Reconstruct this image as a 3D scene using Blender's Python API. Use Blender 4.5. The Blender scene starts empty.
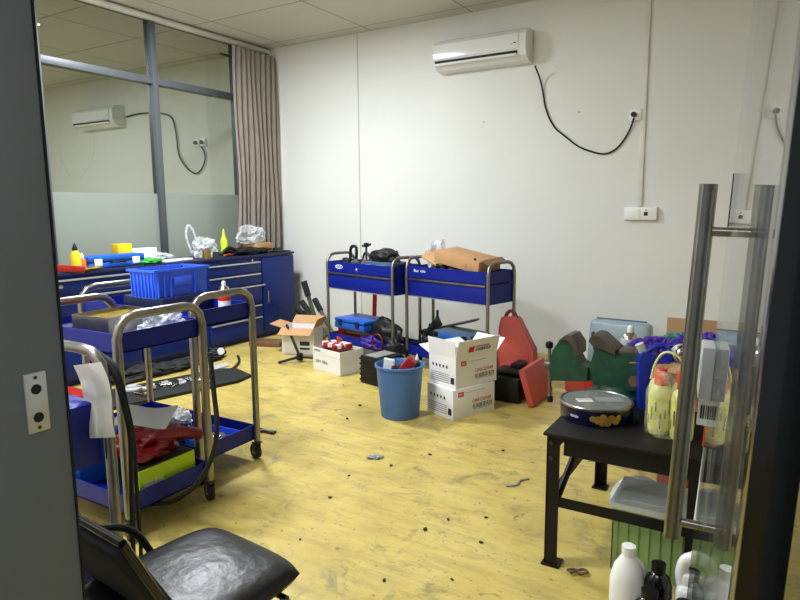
import bpy, bmesh, math, random
from mathutils import Vector, Matrix, noise
rnd = random.Random(7)
PI = math.pi
scene = bpy.context.scene
col = scene.collection
R = math.radians

# ------------------------------------------------------------------ camera
CF, YAW, PITCH, ROLL, CH = 628.2, 0.542362, 0.145338, -0.008573, 1.4
_F = Vector((-math.sin(YAW)*math.cos(PITCH), math.cos(YAW)*math.cos(PITCH), -math.sin(PITCH)))
_R0 = Vector((math.cos(YAW), math.sin(YAW), 0)); _U0 = _R0.cross(_F)
_R = math.cos(ROLL)*_R0 + math.sin(ROLL)*_U0
_U = -math.sin(ROLL)*_R0 + math.cos(ROLL)*_U0
cam_data = bpy.data.cameras.new('camera')
cam = bpy.data.objects.new('camera', cam_data); col.objects.link(cam)
cam.matrix_world = Matrix(((_R.x, _U.x, -_F.x, 0), (_R.y, _U.y, -_F.y, 0), (_R.z, _U.z, -_F.z, CH), (0, 0, 0, 1)))
cam_data.sensor_width = 36; cam_data.lens = 36*CF/800; cam_data.clip_start = 0.02
scene.camera = cam

def ray(px, py): return _F + _R*((px-400)/CF) - _U*((py-300)/CF)
def at_z(px, py, z):            # where the photographed point stands on the level z
    d = ray(px, py); t = (z-CH)/d.z; return Vector((d.x*t, d.y*t, z))
def at_y(px, py, y):
    d = ray(px, py); t = y/d.y; return Vector((d.x*t, y, CH+d.z*t))
def at_x(px, py, x):
    d = ray(px, py); t = x/d.x; return Vector((x, d.y*t, CH+d.z*t))

# --------------------------------------------------------------- materials
def lin(c):
    if isinstance(c, str):
        c = [int(c[i:i+2], 16)/255 for i in (0, 2, 4)]
    return tuple((x/12.92 if x <= .04045 else ((x+.055)/1.055)**2.4) for x in c) + (1,)
def nodes(m): return m.node_tree.nodes, m.node_tree.links
def mat(name, c, rough=.5, metal=0, var=.08, scale=6, bump=0, bscale=30, spec=.5, trans=0, coat=0, alpha=None):
    m = bpy.data.materials.new(name); m.use_nodes = True
    n, l = nodes(m); p = n['Principled BSDF']
    p.inputs['Roughness'].default_value = rough; p.inputs['Metallic'].default_value = metal
    p.inputs['Specular IOR Level'].default_value = spec
    if coat: p.inputs['Coat Weight'].default_value = coat
    if trans: p.inputs['Transmission Weight'].default_value = trans
    tc = n.new('ShaderNodeTexCoord'); nz = n.new('ShaderNodeTexNoise'); nz.inputs['Scale'].default_value = scale
    nz.inputs['Detail'].default_value = 4
    l.new(tc.outputs['Object'], nz.inputs['Vector'])
    rp = n.new('ShaderNodeValToRGB'); b = lin(c)
    rp.color_ramp.elements[0].position = .3; rp.color_ramp.elements[1].position = .7
    rp.color_ramp.elements[0].color = tuple(x*(1-var) for x in b[:3])+(1,)
    rp.color_ramp.elements[1].color = tuple(min(1, x*(1+var)) for x in b[:3])+(1,)
    l.new(nz.outputs['Fac'], rp.inputs['Fac']); l.new(rp.outputs['Color'], p.inputs['Base Color'])
    if bump:
        bz = n.new('ShaderNodeTexNoise'); bz.inputs['Scale'].default_value = bscale; bz.inputs['Detail'].default_value = 5
        l.new(tc.outputs['Object'], bz.inputs['Vector'])
        bp = n.new('ShaderNodeBump'); bp.inputs['Strength'].default_value = bump; bp.inputs['Distance'].default_value = .01
        l.new(bz.outputs['Fac'], bp.inputs['Height']); l.new(bp.outputs['Normal'], p.inputs['Normal'])
    return m
def glass_mat(name, tint=(1, 1, 1), ior=1.5, haze=0.0):
    m = bpy.data.materials.new(name); m.use_nodes = True
    n, l = nodes(m); n.remove(n['Principled BSDF']); out = n['Material Output']
    fr = n.new('ShaderNodeFresnel'); fr.inputs['IOR'].default_value = ior
    geo = n.new('ShaderNodeNewGeometry'); mr = n.new('ShaderNodeMapRange')      # same reflectance on both faces of a pane
    mr.inputs['To Min'].default_value = ior; mr.inputs['To Max'].default_value = 1/ior
    l.new(geo.outputs['Backfacing'], mr.inputs['Value']); l.new(mr.outputs[0], fr.inputs['IOR'])
    tr = n.new('ShaderNodeBsdfTransparent'); tr.inputs['Color'].default_value = tint+(1,)
    gl = n.new('ShaderNodeBsdfGlossy'); gl.inputs['Roughness'].default_value = .01
    mx = n.new('ShaderNodeMixShader')
    l.new(fr.outputs[0], mx.inputs[0]); l.new(tr.outputs[0], mx.inputs[1]); l.new(gl.outputs[0], mx.inputs[2])
    if haze:
        df = n.new('ShaderNodeBsdfDiffuse'); df.inputs['Color'].default_value = (.55, .57, .54, 1)
        m2 = n.new('ShaderNodeMixShader'); m2.inputs[0].default_value = haze
        l.new(mx.outputs[0], m2.inputs[1]); l.new(df.outputs[0], m2.inputs[2]); l.new(m2.outputs[0], out.inputs['Surface'])
    else: l.new(mx.outputs[0], out.inputs['Surface'])
    return m
def film_mat(name, c, opac=.35, rough=.15):
    m = bpy.data.materials.new(name); m.use_nodes = True
    n, l = nodes(m); p = n['Principled BSDF']; out = n['Material Output']
    p.inputs['Base Color'].default_value = lin(c); p.inputs['Roughness'].default_value = rough
    tr = n.new('ShaderNodeBsdfTransparent')
    nz = n.new('ShaderNodeTexNoise'); nz.inputs['Scale'].default_value = 25; nz.inputs['Detail'].default_value = 3
    tc = n.new('ShaderNodeTexCoord'); l.new(tc.outputs['Object'], nz.inputs['Vector'])
    mp = n.new('ShaderNodeMapRange'); mp.inputs['From Min'].default_value = .3; mp.inputs['From Max'].default_value = .7
    mp.inputs['To Min'].default_value = max(0, opac-.2); mp.inputs['To Max'].default_value = min(1, opac+.2)
    l.new(nz.outputs['Fac'], mp.inputs['Value'])
    mx = n.new('ShaderNodeMixShader'); l.new(mp.outputs[0], mx.inputs[0]); l.new(tr.outputs[0], mx.inputs[1]); l.new(p.outputs[0], mx.inputs[2])
    l.new(mx.outputs[0], out.inputs['Surface'])
    return m

M = {}
def ma(key, *a, **k): M[key] = mat(key, *a, **k)
ma('wall', 'dfdfda', .55, var=.02, scale=1.5, bump=.02)
ma('seam', 'a8a8a2', .7)
ma('white_trim', 'dcdad2', .4)
ma('blue_paint', '0a1c80', .42, var=.08, spec=.3)
ma('blue_cab', '0d2368', .42, var=.08, spec=.3)
ma('dark_blue', '0b1540', .5)
ma('crate_blue', '3a6df0', .4, var=.05)
ma('bin_blue', '3f6aa8', .45, var=.06)
ma('case_blue', '1256b4', .45)
ma('jug_blue', '142a9c', .35)
ma('steel', '8f8b84', .3, metal=.9, var=.15, scale=14)
ma('chrome', 'c8c6c0', .14, metal=1, var=.05)
ma('brushed', '8c8a84', .3, metal=1, var=.25, scale=9)
ma('alu', 'c9cbcc', .35, metal=.7)
ma('gun', '4a4c4e', .4, metal=.7)
ma('frame_grey', '4a4e52', .45, var=.05)
ma('jamb_grey', '646c72', .5, var=.05)
ma('black', '0c0c0e', .5, var=.2, spec=.35)
ma('rubber', '131313', .75, var=.2)
ma('gloss_black', '0a0a0b', .2, coat=.3)
ma('table_black', '100f0f', .5, var=.3, scale=12, spec=.3)
ma('leather', '08080a', .34, var=.15, bump=.12, bscale=45, spec=.4)
ma('red', 'a01e1a', .45)
ma('case_red', 'b4483c', .5, var=.1)
ma('red_bag', '80161a', .35)
ma('bright_red', 'dd2415', .35)
ma('orange', 'd8683c', .5)
ma('yellow', 'f0c21c', .4)
ma('lime', 'b2d21e', .5, var=.03)
ma('neon', 'c6e62c', .4)
ma('green', '2f9a38', .5)
ma('vise_green', '16432d', .45, var=.3, scale=20)
ma('vise_steel', '5b5048', .45, metal=.5, var=.3, scale=18)
ma('bin_green', '8ca668', .35, var=.05)
ma('bin_lid', 'd2d8cc', .35)
ma('teal', '4b8078', .6)
ma('card', 'b98f62', .75, var=.08)
ma('card_dark', '8d6a45', .8, var=.1)
ma('white_card', 'e6e4e2', .6, var=.03)
ma('paper', 'efeeea', .7, var=.02)
ma('white', 'efefeb', .35, var=.02)
ma('grey', '8b8d8c', .5)
ma('light_grey', 'b8bab8', .4)
ma('oil', '7d6a24', .25, var=.4, scale=25)
ma('tin_blue', '12163a', .25, metal=.3)
ma('gold', 'd2a544', .3, metal=.6, var=.3, scale=30)
ma('curtain', 'b8aca2', .85, var=.06)
ma('purple', '4a2a96', .75, var=.2, bump=.4)
ma('lemon', 'd9dc8a', .4, var=.06)
ma('lemon_label', 'e3de6a', .5, var=.25, scale=18)
ma('brown', '6d4a32', .7, var=.15)
ma('ac_white', 'e4e4e4', .12, var=.01, coat=.5)
ma('text_dark', '24242a', .6)
ma('text_red', 'c8201c', .6)
ma('dark_slot', '161718', .6)
ma('blue_grey', '3a566c', .5)
ma('clear_grey', '8fa3ad', .3, var=.12, scale=5)
ma('dark_red', '6a1712', .45)
ma('olive', '4b5236', .6, var=.3)
ma('brass', 'a88a4a', .35, metal=.8)
M['glass'] = glass_mat('pane_glass', (.80, .83, .81), 1.55)
M['door_glass'] = glass_mat('door_glass', (.98, .99, .985), 1.42, haze=.015)
M['clear'] = glass_mat('clear_plastic', (.9, .92, .9), 1.3, haze=.25)
M['film'] = film_mat('clear_film', 'e4e8ea', .34)
M['bag'] = film_mat('plastic_bag', 'dfe3e8', .5)
M['wrap'] = film_mat('shrink_wrap', 'e9e4b8', .22)
M['sheet'] = film_mat('clear_sheet', 'c8ccc8', .3)

# frosted band
def frosted():
    m = bpy.data.materials.new('frosted_glass'); m.use_nodes = True
    n, l = nodes(m); n.remove(n['Principled BSDF']); out = n['Material Output']
    df = n.new('ShaderNodeBsdfDiffuse'); df.inputs['Color'].default_value = lin('a3aaa2')
    tl = n.new('ShaderNodeBsdfTranslucent'); tl.inputs['Color'].default_value = lin('b4bcb4')
    tr = n.new('ShaderNodeBsdfTransparent'); tr.inputs['Color'].default_value = (.8, .85, .8, 1)
    gl = n.new('ShaderNodeBsdfGlossy'); gl.inputs['Roughness'].default_value = .15
    a = n.new('ShaderNodeMixShader'); a.inputs[0].default_value = .4
    b = n.new('ShaderNodeMixShader'); b.inputs[0].default_value = .12
    c = n.new('ShaderNodeMixShader'); c.inputs[0].default_value = .06
    l.new(df.outputs[0], a.inputs[1]); l.new(tl.outputs[0], a.inputs[2])
    l.new(a.outputs[0], b.inputs[1]); l.new(tr.outputs[0], b.inputs[2])
    l.new(b.outputs[0], c.inputs[1]); l.new(gl.outputs[0], c.inputs[2]); l.new(c.outputs[0], out.inputs['Surface'])
    return m
M['frost'] = frosted()

def floor_mat():
    m = bpy.data.materials.new('yellow_epoxy_floor'); m.use_nodes = True
    n, l = nodes(m); p = n['Principled BSDF']
    tc = n.new('ShaderNodeTexCoord')
    def nz(scale, detail=5, rough=.6, dist=0, vec=None):
        x = n.new('ShaderNodeTexNoise'); x.inputs['Scale'].default_value = scale; x.inputs['Detail'].default_value = detail
        x.inputs['Roughness'].default_value = rough; x.inputs['Distortion'].default_value = dist
        l.new(vec or tc.outputs['Object'], x.inputs['Vector']); return x
    def ramp(src, stops):
        r = n.new('ShaderNodeValToRGB'); e = r.color_ramp.elements
        e[0].position, e[0].color = stops[0]; e[1].position, e[1].color = stops[-1]
        for s in stops[1:-1]:
            k = e.new(s[0]); k.color = s[1]
        l.new(src, r.inputs['Fac']); return r
    def mixc(f, a, b):
        x = n.new('ShaderNodeMix'); x.data_type = 'RGBA'
        l.new(f, x.inputs[0])
        if isinstance(a, tuple): x.inputs[6].default_value = a
        else: l.new(a, x.inputs[6])
        if isinstance(b, tuple): x.inputs[7].default_value = b
        else: l.new(b, x.inputs[7])
        return x.outputs[2]
    base = ramp(nz(1.6, 6, .65, .4).outputs['Fac'], [(.3, lin('a8934e')), (.5, lin('c6b05e')), (.72, lin('d2bf72'))])
    # long mop streaks
    mp = n.new('ShaderNodeMapping'); mp.inputs['Scale'].default_value = (1, 5, 1); mp.inputs['Rotation'].default_value = (0, 0, .5)
    l.new(tc.outputs['Object'], mp.inputs['Vector'])
    st = ramp(nz(3, 6, .7, .3, mp.outputs[0]).outputs['Fac'], [(.47, (0, 0, 0, 1)), (.70, (.85, .85, .85, 1))])
    c = mixc(st.outputs[0], base.outputs[0], lin('9f8c52'))
    blot = ramp(nz(4.5, 8, .75, .8).outputs['Fac'], [(.54, (0, 0, 0, 1)), (.66, (.75, .75, .75, 1))])
    c = mixc(blot.outputs[0], c, lin('7d7250'))
    sp = ramp(nz(30, 3, .6).outputs['Fac'], [(.63, (0, 0, 0, 1)), (.70, (.7, .7, .7, 1))])
    c = mixc(sp.outputs[0], c, lin('6f6340'))
    sp2 = ramp(nz(9, 2, .5, 1.5).outputs['Fac'], [(.70, (0, 0, 0, 1)), (.75, (.7, .7, .7, 1))])
    c = mixc(sp2.outputs[0], c, lin('4a4334'))
    l.new(c, p.inputs['Base Color'])
    rr = ramp(nz(5, 6).outputs['Fac'], [(.3, (.28, .28, .28, 1)), (.7, (.5, .5, .5, 1))])
    l.new(rr.outputs[0], p.inputs['Roughness'])
    b = n.new('ShaderNodeBump'); b.inputs['Strength'].default_value = .12; b.inputs['Distance'].default_value = .01
    l.new(nz(14, 6).outputs['Fac'], b.inputs['Height']); l.new(b.outputs[0], p.inputs['Normal'])
    p.inputs['Specular IOR Level'].default_value = .4
    return m
M['floor'] = floor_mat()

def ceil_mat():
    m = bpy.data.materials.new('ceiling_panels'); m.use_nodes = True
    n, l = nodes(m); p = n['Principled BSDF']; tc = n.new('ShaderNodeTexCoord')
    br = n.new('ShaderNodeTexBrick'); br.offset = 0; br.inputs['Scale'].default_value = 1
    br.inputs['Brick Width'].default_value = 1.15; br.inputs['Row Height'].default_value = .95
    br.inputs['Mortar Size'].default_value = .008; br.inputs['Mortar Smooth'].default_value = 0
    br.inputs['Color1'].default_value = lin('cfccc4'); br.inputs['Color2'].default_value = lin('cbc8c0'); br.inputs['Mortar'].default_value = lin('8f8c84')
    mp = n.new('ShaderNodeMapping'); mp.inputs['Location'].default_value = (.35, .1, 0)
    l.new(tc.outputs['Object'], mp.inputs['Vector']); l.new(mp.outputs[0], br.inputs['Vector']); l.new(br.outputs['Color'], p.inputs['Base Color'])
    p.inputs['Roughness'].default_value = .6
    return m
M['ceiling'] = ceil_mat()
def emit(name, c, s):
    m = bpy.data.materials.new(name); m.use_nodes = True; n, l = nodes(m)
    p = n['Principled BSDF']; p.inputs['Emission Color'].default_value = c; p.inputs['Emission Strength'].default_value = s
    return m

# ------------------------------------------------------------ mesh building
class B:
    """collects shapes into one mesh"""
    def __init__(s): s.bm = bmesh.new(); s.T = Matrix.Identity(4)
    def _add(s, tmp, mtx=None):
        m = s.T @ (mtx or Matrix.Identity(4))
        vm = {}
        for v in tmp.verts: vm[v] = s.bm.verts.new(m @ v.co)
        for f in tmp.faces:
            try: s.bm.faces.new([vm[v] for v in f.verts])
            except ValueError: pass
        tmp.free(); return s
    def box(s, c, d, bev=0, rot=None, seg=2):
        t = bmesh.new(); bmesh.ops.create_cube(t, size=1)
        for v in t.verts: v.co = Vector((v.co.x*d[0], v.co.y*d[1], v.co.z*d[2]))
        if bev: bmesh.ops.bevel(t, geom=t.edges[:], offset=min(bev, min(d)*.45), segments=seg, affect='EDGES', profile=.5)
        m = Matrix.Translation(c)
        if rot: m = m @ Matrix.Rotation(rot[2], 4, 'Z') @ Matrix.Rotation(rot[1], 4, 'Y') @ Matrix.Rotation(rot[0], 4, 'X')
        return s._add(t, m)
    def b2(s, x0, x1, y0, y1, z0, z1, bev=0):
        return s.box(((x0+x1)/2, (y0+y1)/2, (z0+z1)/2), (abs(x1-x0), abs(y1-y0), abs(z1-z0)), bev)
    def tray(s, x0, x1, y0, y1, z0, z1, t=.006):        # open-topped pan
        s.b2(x0, x1, y0, y1, z0, z0+t)
        s.b2(x0, x1, y0, y0+t, z0, z1); s.b2(x0, x1, y1-t, y1, z0, z1)
        s.b2(x0, x0+t, y0+t, y1-t, z0, z1); s.b2(x1-t, x1, y0+t, y1-t, z0, z1)
        return s
    def cyl(s, p0, p1, r, r2=None, n=20):
        p0, p1 = Vector(p0), Vector(p1); d = p1-p0
        t = bmesh.new(); bmesh.ops.create_cone(t, cap_ends=True, segments=n, radius1=r, radius2=r if r2 is None else r2, depth=d.length)
        m = Matrix.Translation((p0+p1)/2) @ d.to_track_quat('Z', 'Y').to_matrix().to_4x4()
        return s._add(t, m)
    def lathe(s, prof, c=(0, 0, 0), n=32, rot=None, sx=1, sy=1):
        t = bmesh.new(); rings = []
        for r, z in prof:
            if r < 1e-6: rings.append([t.verts.new((0, 0, z))])
            else: rings.append([t.verts.new((r*sx*math.cos(2*PI*k/n), r*sy*math.sin(2*PI*k/n), z)) for k in range(n)])
        for a, b in zip(rings, rings[1:]):
            for k in range(n):
                k2 = (k+1) % n
                if len(a) == 1 and len(b) == 1: continue
                if len(a) == 1: t.faces.new((a[0], b[k2], b[k]))
                elif len(b) == 1: t.faces.new((a[k], a[k2], b[0]))
                else: t.faces.new((a[k], a[k2], b[k2], b[k]))
        if len(rings[0]) > 1: t.faces.new(list(reversed(rings[0])))
        if len(rings[-1]) > 1 : t.faces.new(rings[-1])
        m = Matrix.Translation(c)
        if rot: m = m @ Matrix.Rotation(rot[2], 4, 'Z') @ Matrix.Rotation(rot[1], 4, 'Y') @ Matrix.Rotation(rot[0], 4, 'X')
        return s._add(t, m)
    def tube(s, pts, r, n=10, smooth=0, closed=False, flat=1):
        P = [Vector(p) for p in pts]
        for _ in range(smooth):
            Q = [P[0]]
            for a, b in zip(P, P[1:]): Q += [a*.75+b*.25, a*.25+b*.75]
            Q.append(P[-1]); P = Q
        t = bmesh.new(); rings = []; up = None
        for i, p in enumerate(P):
            d = (P[min(i+1, len(P)-1)]-P[max(i-1, 0)])
            if d.length < 1e-9: d = Vector((0, 0, 1))
            d.normalize()
            if up is None:
                up = Vector((0, 0, 1)) if abs(d.z) < .9 else Vector((1, 0, 0))
            up = (up - d*up.dot(d)).normalized(); w = d.cross(up)
            rings.append([t.verts.new(p + up*(r*math.cos(2*PI*k/n))*flat + w*(r*math.sin(2*PI*k/n))) for k in range(n)])
        for a, b in zip(rings, rings[1:]):
            for k in range(n): t.faces.new((a[k], a[(k+1) % n], b[(k+1) % n], b[k]))
        t.faces.new(list(reversed(rings[0]))); t.faces.new(rings[-1])
        return s._add(t)
    def prism(s, poly, a, b, axis='y', mtx=None):        # poly 2-D outline extruded from a to b
        t = bmesh.new()
        def P(u, v, w):
            return {'y': (u, w, v), 'x': (w, u, v), 'z': (u, v, w)}[axis]
        A = [t.verts.new(P(u, v, a)) for u, v in poly]; Bv = [t.verts.new(P(u, v, b)) for u, v in poly]
        k = len(poly)
        for i in range(k): t.faces.new((A[i], A[(i+1) % k], Bv[(i+1) % k], Bv[i]))
        t.faces.new(A); t.faces.new(list(reversed(Bv)))
        bmesh.ops.recalc_face_normals(t, faces=t.faces[:])
        return s._add(t, mtx)
    def grid(s, fn, nu, nv, thick=0, closeu=False):
        t = bmesh.new(); g = [[t.verts.new(fn(i/nu, j/nv)) for j in range(nv+1)] for i in range(nu+1)]
        for i in range(nu):
            for j in range(nv): t.faces.new((g[i][j], g[i+1][j], g[i+1][j+1], g[i][j+1]))
        if thick: bmesh.ops.solidify(t, geom=t.faces[:], thickness=thick)
        return s._add(t)
    def lump(s, c, d, amp=.25, freq=3, seed=0, sub=4, ridge=False):   # crumpled rounded body
        t = bmesh.new(); bmesh.ops.create_icosphere(t, subdivisions=sub, radius=1)
        for v in t.verts:
            k = noise.fractal(v.co*freq+Vector((seed*7.3, seed*1.7, 0)), .9, 2.1, 4)
            if ridge: k = .5-abs(k)*1.6
            q = v.co*(1+amp*k)
            v.co = Vector((q.x*d[0]/2, q.y*d[1]/2, max(q.z, -.75)*d[2]/1.75))
        return s._add(t, Matrix.Translation((c[0], c[1], c[2]+.75*d[2]/1.75)))
    def bag(s, c, d, seed=0, sub=4):            # crinkled plastic: flat facets, gathered towards the top
        t = bmesh.new(); bmesh.ops.create_icosphere(t, subdivisions=sub, radius=1)
        for v in t.verts:
            k = noise.noise(v.co*1.6+Vector((seed*3.1, 0, seed))); k2 = noise.noise(v.co*4+Vector((seed, seed*2, 0))); k3 = noise.noise(v.co*11+Vector((0, seed, 5)))
            q = v.co*(1+.45*k+.28*k2+.12*k3)
            v.co = Vector((q.x*d[0]/2, q.y*d[1]/2, max(q.z, -.75)*d[2]/1.75))
        return s._add(t, Matrix.Translation((c[0], c[1], c[2]+.75*d[2]/1.75)))
    def build(s, name, material, parent=None, smooth=True, angle=38, recalc=False):
        if recalc: bmesh.ops.recalc_face_normals(s.bm, faces=s.bm.faces[:])
        me = bpy.data.meshes.new(name); s.bm.to_mesh(me); s.bm.free()
        me.materials.append(M[material] if isinstance(material, str) else material)
        if smooth:
            for p in me.polygons: p.use_smooth = True
            me.set_sharp_from_angle(angle=R(angle))
        o = bpy.data.objects.new(name, me); col.objects.link(o)
        if parent: o.parent = parent
        return o

def tag(o, label, cat, group=None, kind=None):
    o['label'] = label; o['category'] = cat
    if group: o['group'] = group
    if kind: o['kind'] = kind
    return o
def thing(name, label, cat, loc=(0, 0, 0), rz=0, group=None):
    o = bpy.data.objects.new(name, None); col.objects.link(o); o.empty_display_size = .1
    o.location = loc; o.rotation_euler = (0, 0, rz)
    return tag(o, label, cat, group)
def struct(o): o['kind'] = 'structure'; return o
def place(o, loc, rz=0, rx=0, ry=0):
    o.location = loc; o.rotation_euler = (rx, ry, rz); return o
def copy_tree(o, label=None, loc=None, rz=None, parent=None, group=None):
    c = o.copy(); col.objects.link(c)
    if parent: c.parent = parent
    if label: c['label'] = label
    if group: c['group'] = group
    if loc is not None: c.location = loc
    if rz is not None: c.rotation_euler = (0, 0, rz)
    for ch in [x for x in bpy.data.objects if x.parent == o]: copy_tree(ch, parent=c)
    return c
def lettering(name, s, size, material, parent, loc, rot, ext=.0006, sx=1, align='LEFT'):
    cu = bpy.data.curves.new(name, 'FONT'); cu.body = s; cu.size = size; cu.extrude = ext; cu.align_x = align
    t = bpy.data.objects.new(name+'_tmp', cu); col.objects.link(t)
    dg = bpy.context.evaluated_depsgraph_get(); me = bpy.data.meshes.new_from_object(t.evaluated_get(dg))
    bpy.data.objects.remove(t); me.materials.clear(); me.materials.append(M[material]); me.name = name
    for v in me.vertices: v.co.x *= sx
    o = bpy.data.objects.new(name, me); col.objects.link(o); o.parent = parent
    o.location = loc; o.rotation_euler = rot
    return o

# ================================================================= SETTING
XL, YB, ZC = -5.3, 5.786, 3.24
XR, YF = 1.15, .56
XN = -11.0                       # far side of the room beyond the glass
struct(B().b2(XN, 4, -2.2, YB+.1, -.1, 0).build('floor', 'floor'))
struct(B().b2(XN, XR+.1, YF-.1, YB+.1, ZC, ZC+.1).build('ceiling', 'ceiling'))
wb = B().b2(XN, XR+.1, YB, YB+.12, 0, ZC).build('wall_back', 'wall'); struct(wb)
B().b2(-3.995, -3.985, YB-.002, YB, 0, ZC).build('panel_seam', 'seam', wb)
# small chips in the wall paint
sc = B()
for px, py, r in ((484, 122, .007), (482, 127, .005), (579, 112, .007), (483, 124.5, .003)):
    p = at_y(px, py, YB-.001); sc.cyl((p.x, YB-.0015, p.z), (p.x, YB, p.z), r, n=8)
sc.build('paint_chip', 'grey', wb)
struct(B().b2(XR, XR+.12, YF-.1, YB, 0, ZC).build('wall_right', 'wall'))
# glass partition on the left
wl = B().b2(XL-.06, XL+.02, YF, YB, 0, .85).build('wall_left', 'wall'); struct(wl)
w = B()
ys = (.95, 2.00, 3.05, 4.19, 5.28, 5.76)
for y in ys: w.b2(XL-.05, XL+.05, y-.03, y+.03, .85, ZC, .003)
for a, b in zip((YF,)+ys, ys):
    w.b2(XL-.045, XL+.045, a+.03 if a > 1 else a, b-.03, 2.60, 2.665, .003)
    w.b2(XL-.045, XL+.045, a+.03 if a > 1 else a, b-.03, .85, .90, .003)
    w.b2(XL-.045, XL+.045, a+.03 if a > 1 else a, b-.03, ZC-.05, ZC, .003)
win = w.build('window_1', 'frame_grey'); struct(win)
for a, b in zip((YF,)+ys, ys):
    B().b2(XL-.004, XL+.004, a+.02, b-.02, 1.56, 2.61).build('clear_pane', 'glass', win)
    B().b2(XL-.004, XL+.004, a+.02, b-.02, 2.655, ZC-.04).build('top_pane', 'glass', win)
    B().b2(XL-.004, XL+.004, a+.02, b-.02, .89, 1.56).build('frosted_pane', 'frost', win)
struct(B().b2(XL+.03, XL+.09, 1.0, YB-.01, ZC-.06, ZC-.015, .006).build('trim_1', 'white_trim'))
# the room beyond
struct(B().b2(XN-.1, XN, YF-.1, YB, 0, ZC).build('wall_far', 'wall'))
# front wall with glazing and the doorway the picture is taken through
struct(B().b2(XN, -1.62, YF-.1, YF, 0, ZC).build('wall_front', 'wall'))
fr = B().b2(-1.62, -1.56, .47, .60, 0, ZC, .004).b2(-1.56, -1.20, .47, .53, 2.5, 2.56).b2(-1.56, -1.20, .47, .53, 0, .12).build('window_2', 'white_trim'); struct(fr)
B().b2(-1.56, -1.20, .49, .50, .12, 2.5).build('pane', 'glass', fr)
B().b2(-1.56, -1.20, .49, .50, 2.56, ZC).build('top_pane', 'glass', fr)
jl = B().b2(-1.20, -1.083, .45, .628, 0, ZC, .003).build('door_1', 'jamb_grey'); struct(jl)
pl = B().b2(-1.084, -1.0805, .556, .594, 1.02, 1.125, .001)
po = pl.build('strike_plate', 'alu', jl)
B().cyl((-1.081, .575, 1.096), (-1.0798, .575, 1.096), .009).cyl((-1.081, .575, 1.046), (-1.0798, .575, 1.046), .009).build('latch_hole', 'black', po)
s_ = B()
for dz in (1.028, 1.117): s_.cyl((-1.0812, .575, dz), (-1.0797, .575, dz), .0035, n=10)
s_.build('screw', 'gun', po)
B().b2(-1.085, -1.081, .627, .631, 0, ZC).build('door_seal', 'black', jl)
struct(B().b2(.045, XR+.1, .45, .57, 0, ZC, .003).build('wall_doorway', 'jamb_grey'))
struct(B().b2(-1.083, .045, .45, .57, 2.75, ZC).build('trim_2', 'jamb_grey'))

# glass door leaf, opened inwards, seen almost edge on (leans very slightly)
door = bpy.data.objects.new('door_2', None); col.objects.link(door); door['kind'] = 'structure'
H0 = Vector((.012, .64, 0)); H1 = Vector((-.091, 1.46, 0)); dv = (H1-H0); LEN = dv.length; dang = math.atan2(dv.y, dv.x)
door.location = (0.0, 0, 0)
door.matrix_world = Matrix.Translation((H0.x, H0.y, 1.25)) @ Matrix.Rotation(R(2.3), 4, 'Y') @ Matrix.Translation((0, 0, -1.25)) @ Matrix.Rotation(dang, 4, 'Z')
B().b2(.02, LEN, -.005, .005, .02, 2.68).build('glass_leaf', 'door_glass', door)
B().b2(-.02, .022, -.02, .02, .0, 2.7, .003).build('hinge_stile', 'gloss_black', door)
for sgn in (1, -1):
    hb = B(); hx = LEN-.10
    hb.cyl((hx, sgn*.052, .705), (hx, sgn*.052, 1.435), .0165, n=28)
    ho = hb.build('pull_handle', 'brushed', door)
    B().cyl((hx, sgn*.005, 1.345), (hx, sgn*.05, 1.345), .009).cyl((hx, sgn*.005, .74), (hx, sgn*.05, .74), .009).build('standoff', 'steel', ho)
B().b2(LEN-.002, LEN+.006, -.006, .006, 1.345, 1.46).build('edge_seal', 'black', door)
lk = B().b2(LEN-.07, LEN+.014, -.030, -.005, 1.000, 1.110, .003).b2(LEN-.07, LEN+.014, .005, .030, 1.000, 1.110, .003).b2(LEN+.002, LEN+.014, -.030, .030, 1.005, 1.105, .002).build('glass_door_lock', 'light_grey', door)
B().cyl((LEN-.05, -.03, 1.055), (LEN-.05, .03, 1.055), .012).build('lock_barrel', 'brass', lk)
B().box((LEN-.02, 0, .965), (.003, .05, .07)).build('barcode_tag', 'white', door)
bt = B()
for k in range(9): bt.box((LEN-.0222, -.018+k*.0045, (.960)), (.0008, .0015+.001*(k % 3), .03))
bt.b2(LEN-.0224, LEN-.0216, -.018, .018, (.987), (.993)); bt.build('barcode_print', 'text_dark', door)
rk = thing('red_key_rod', 'thin white rod with red gripped handle hanging from the glass door lock', 'rod', (0, 0, 0))
rk.matrix_world = door.matrix_world @ Matrix.Translation((LEN+.018, 0, -.06))
B().tube([(0, -.02, 1.03), (0, -.012, 1.0), (0, 0, .985)], .008, smooth=1).tube([(0, .02, 1.03), (0, .012, 1.0), (0, 0, .985)], .008, smooth=1).tube([(0, 0, .995), (0, 0, .93)], .007).build('grip', 'red', rk)
B().tube([(0, 0, .94), (0, .002, .83), (0, .004, .74)], .0035).build('rod', 'white', rk)
B().tube([(0, -.02, 1.03), (0, -.014, 1.065), (0, 0, 1.075), (0, .014, 1.065), (0, .02, 1.03)], .003, smooth=1).build('loop', 'red', rk)

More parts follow.
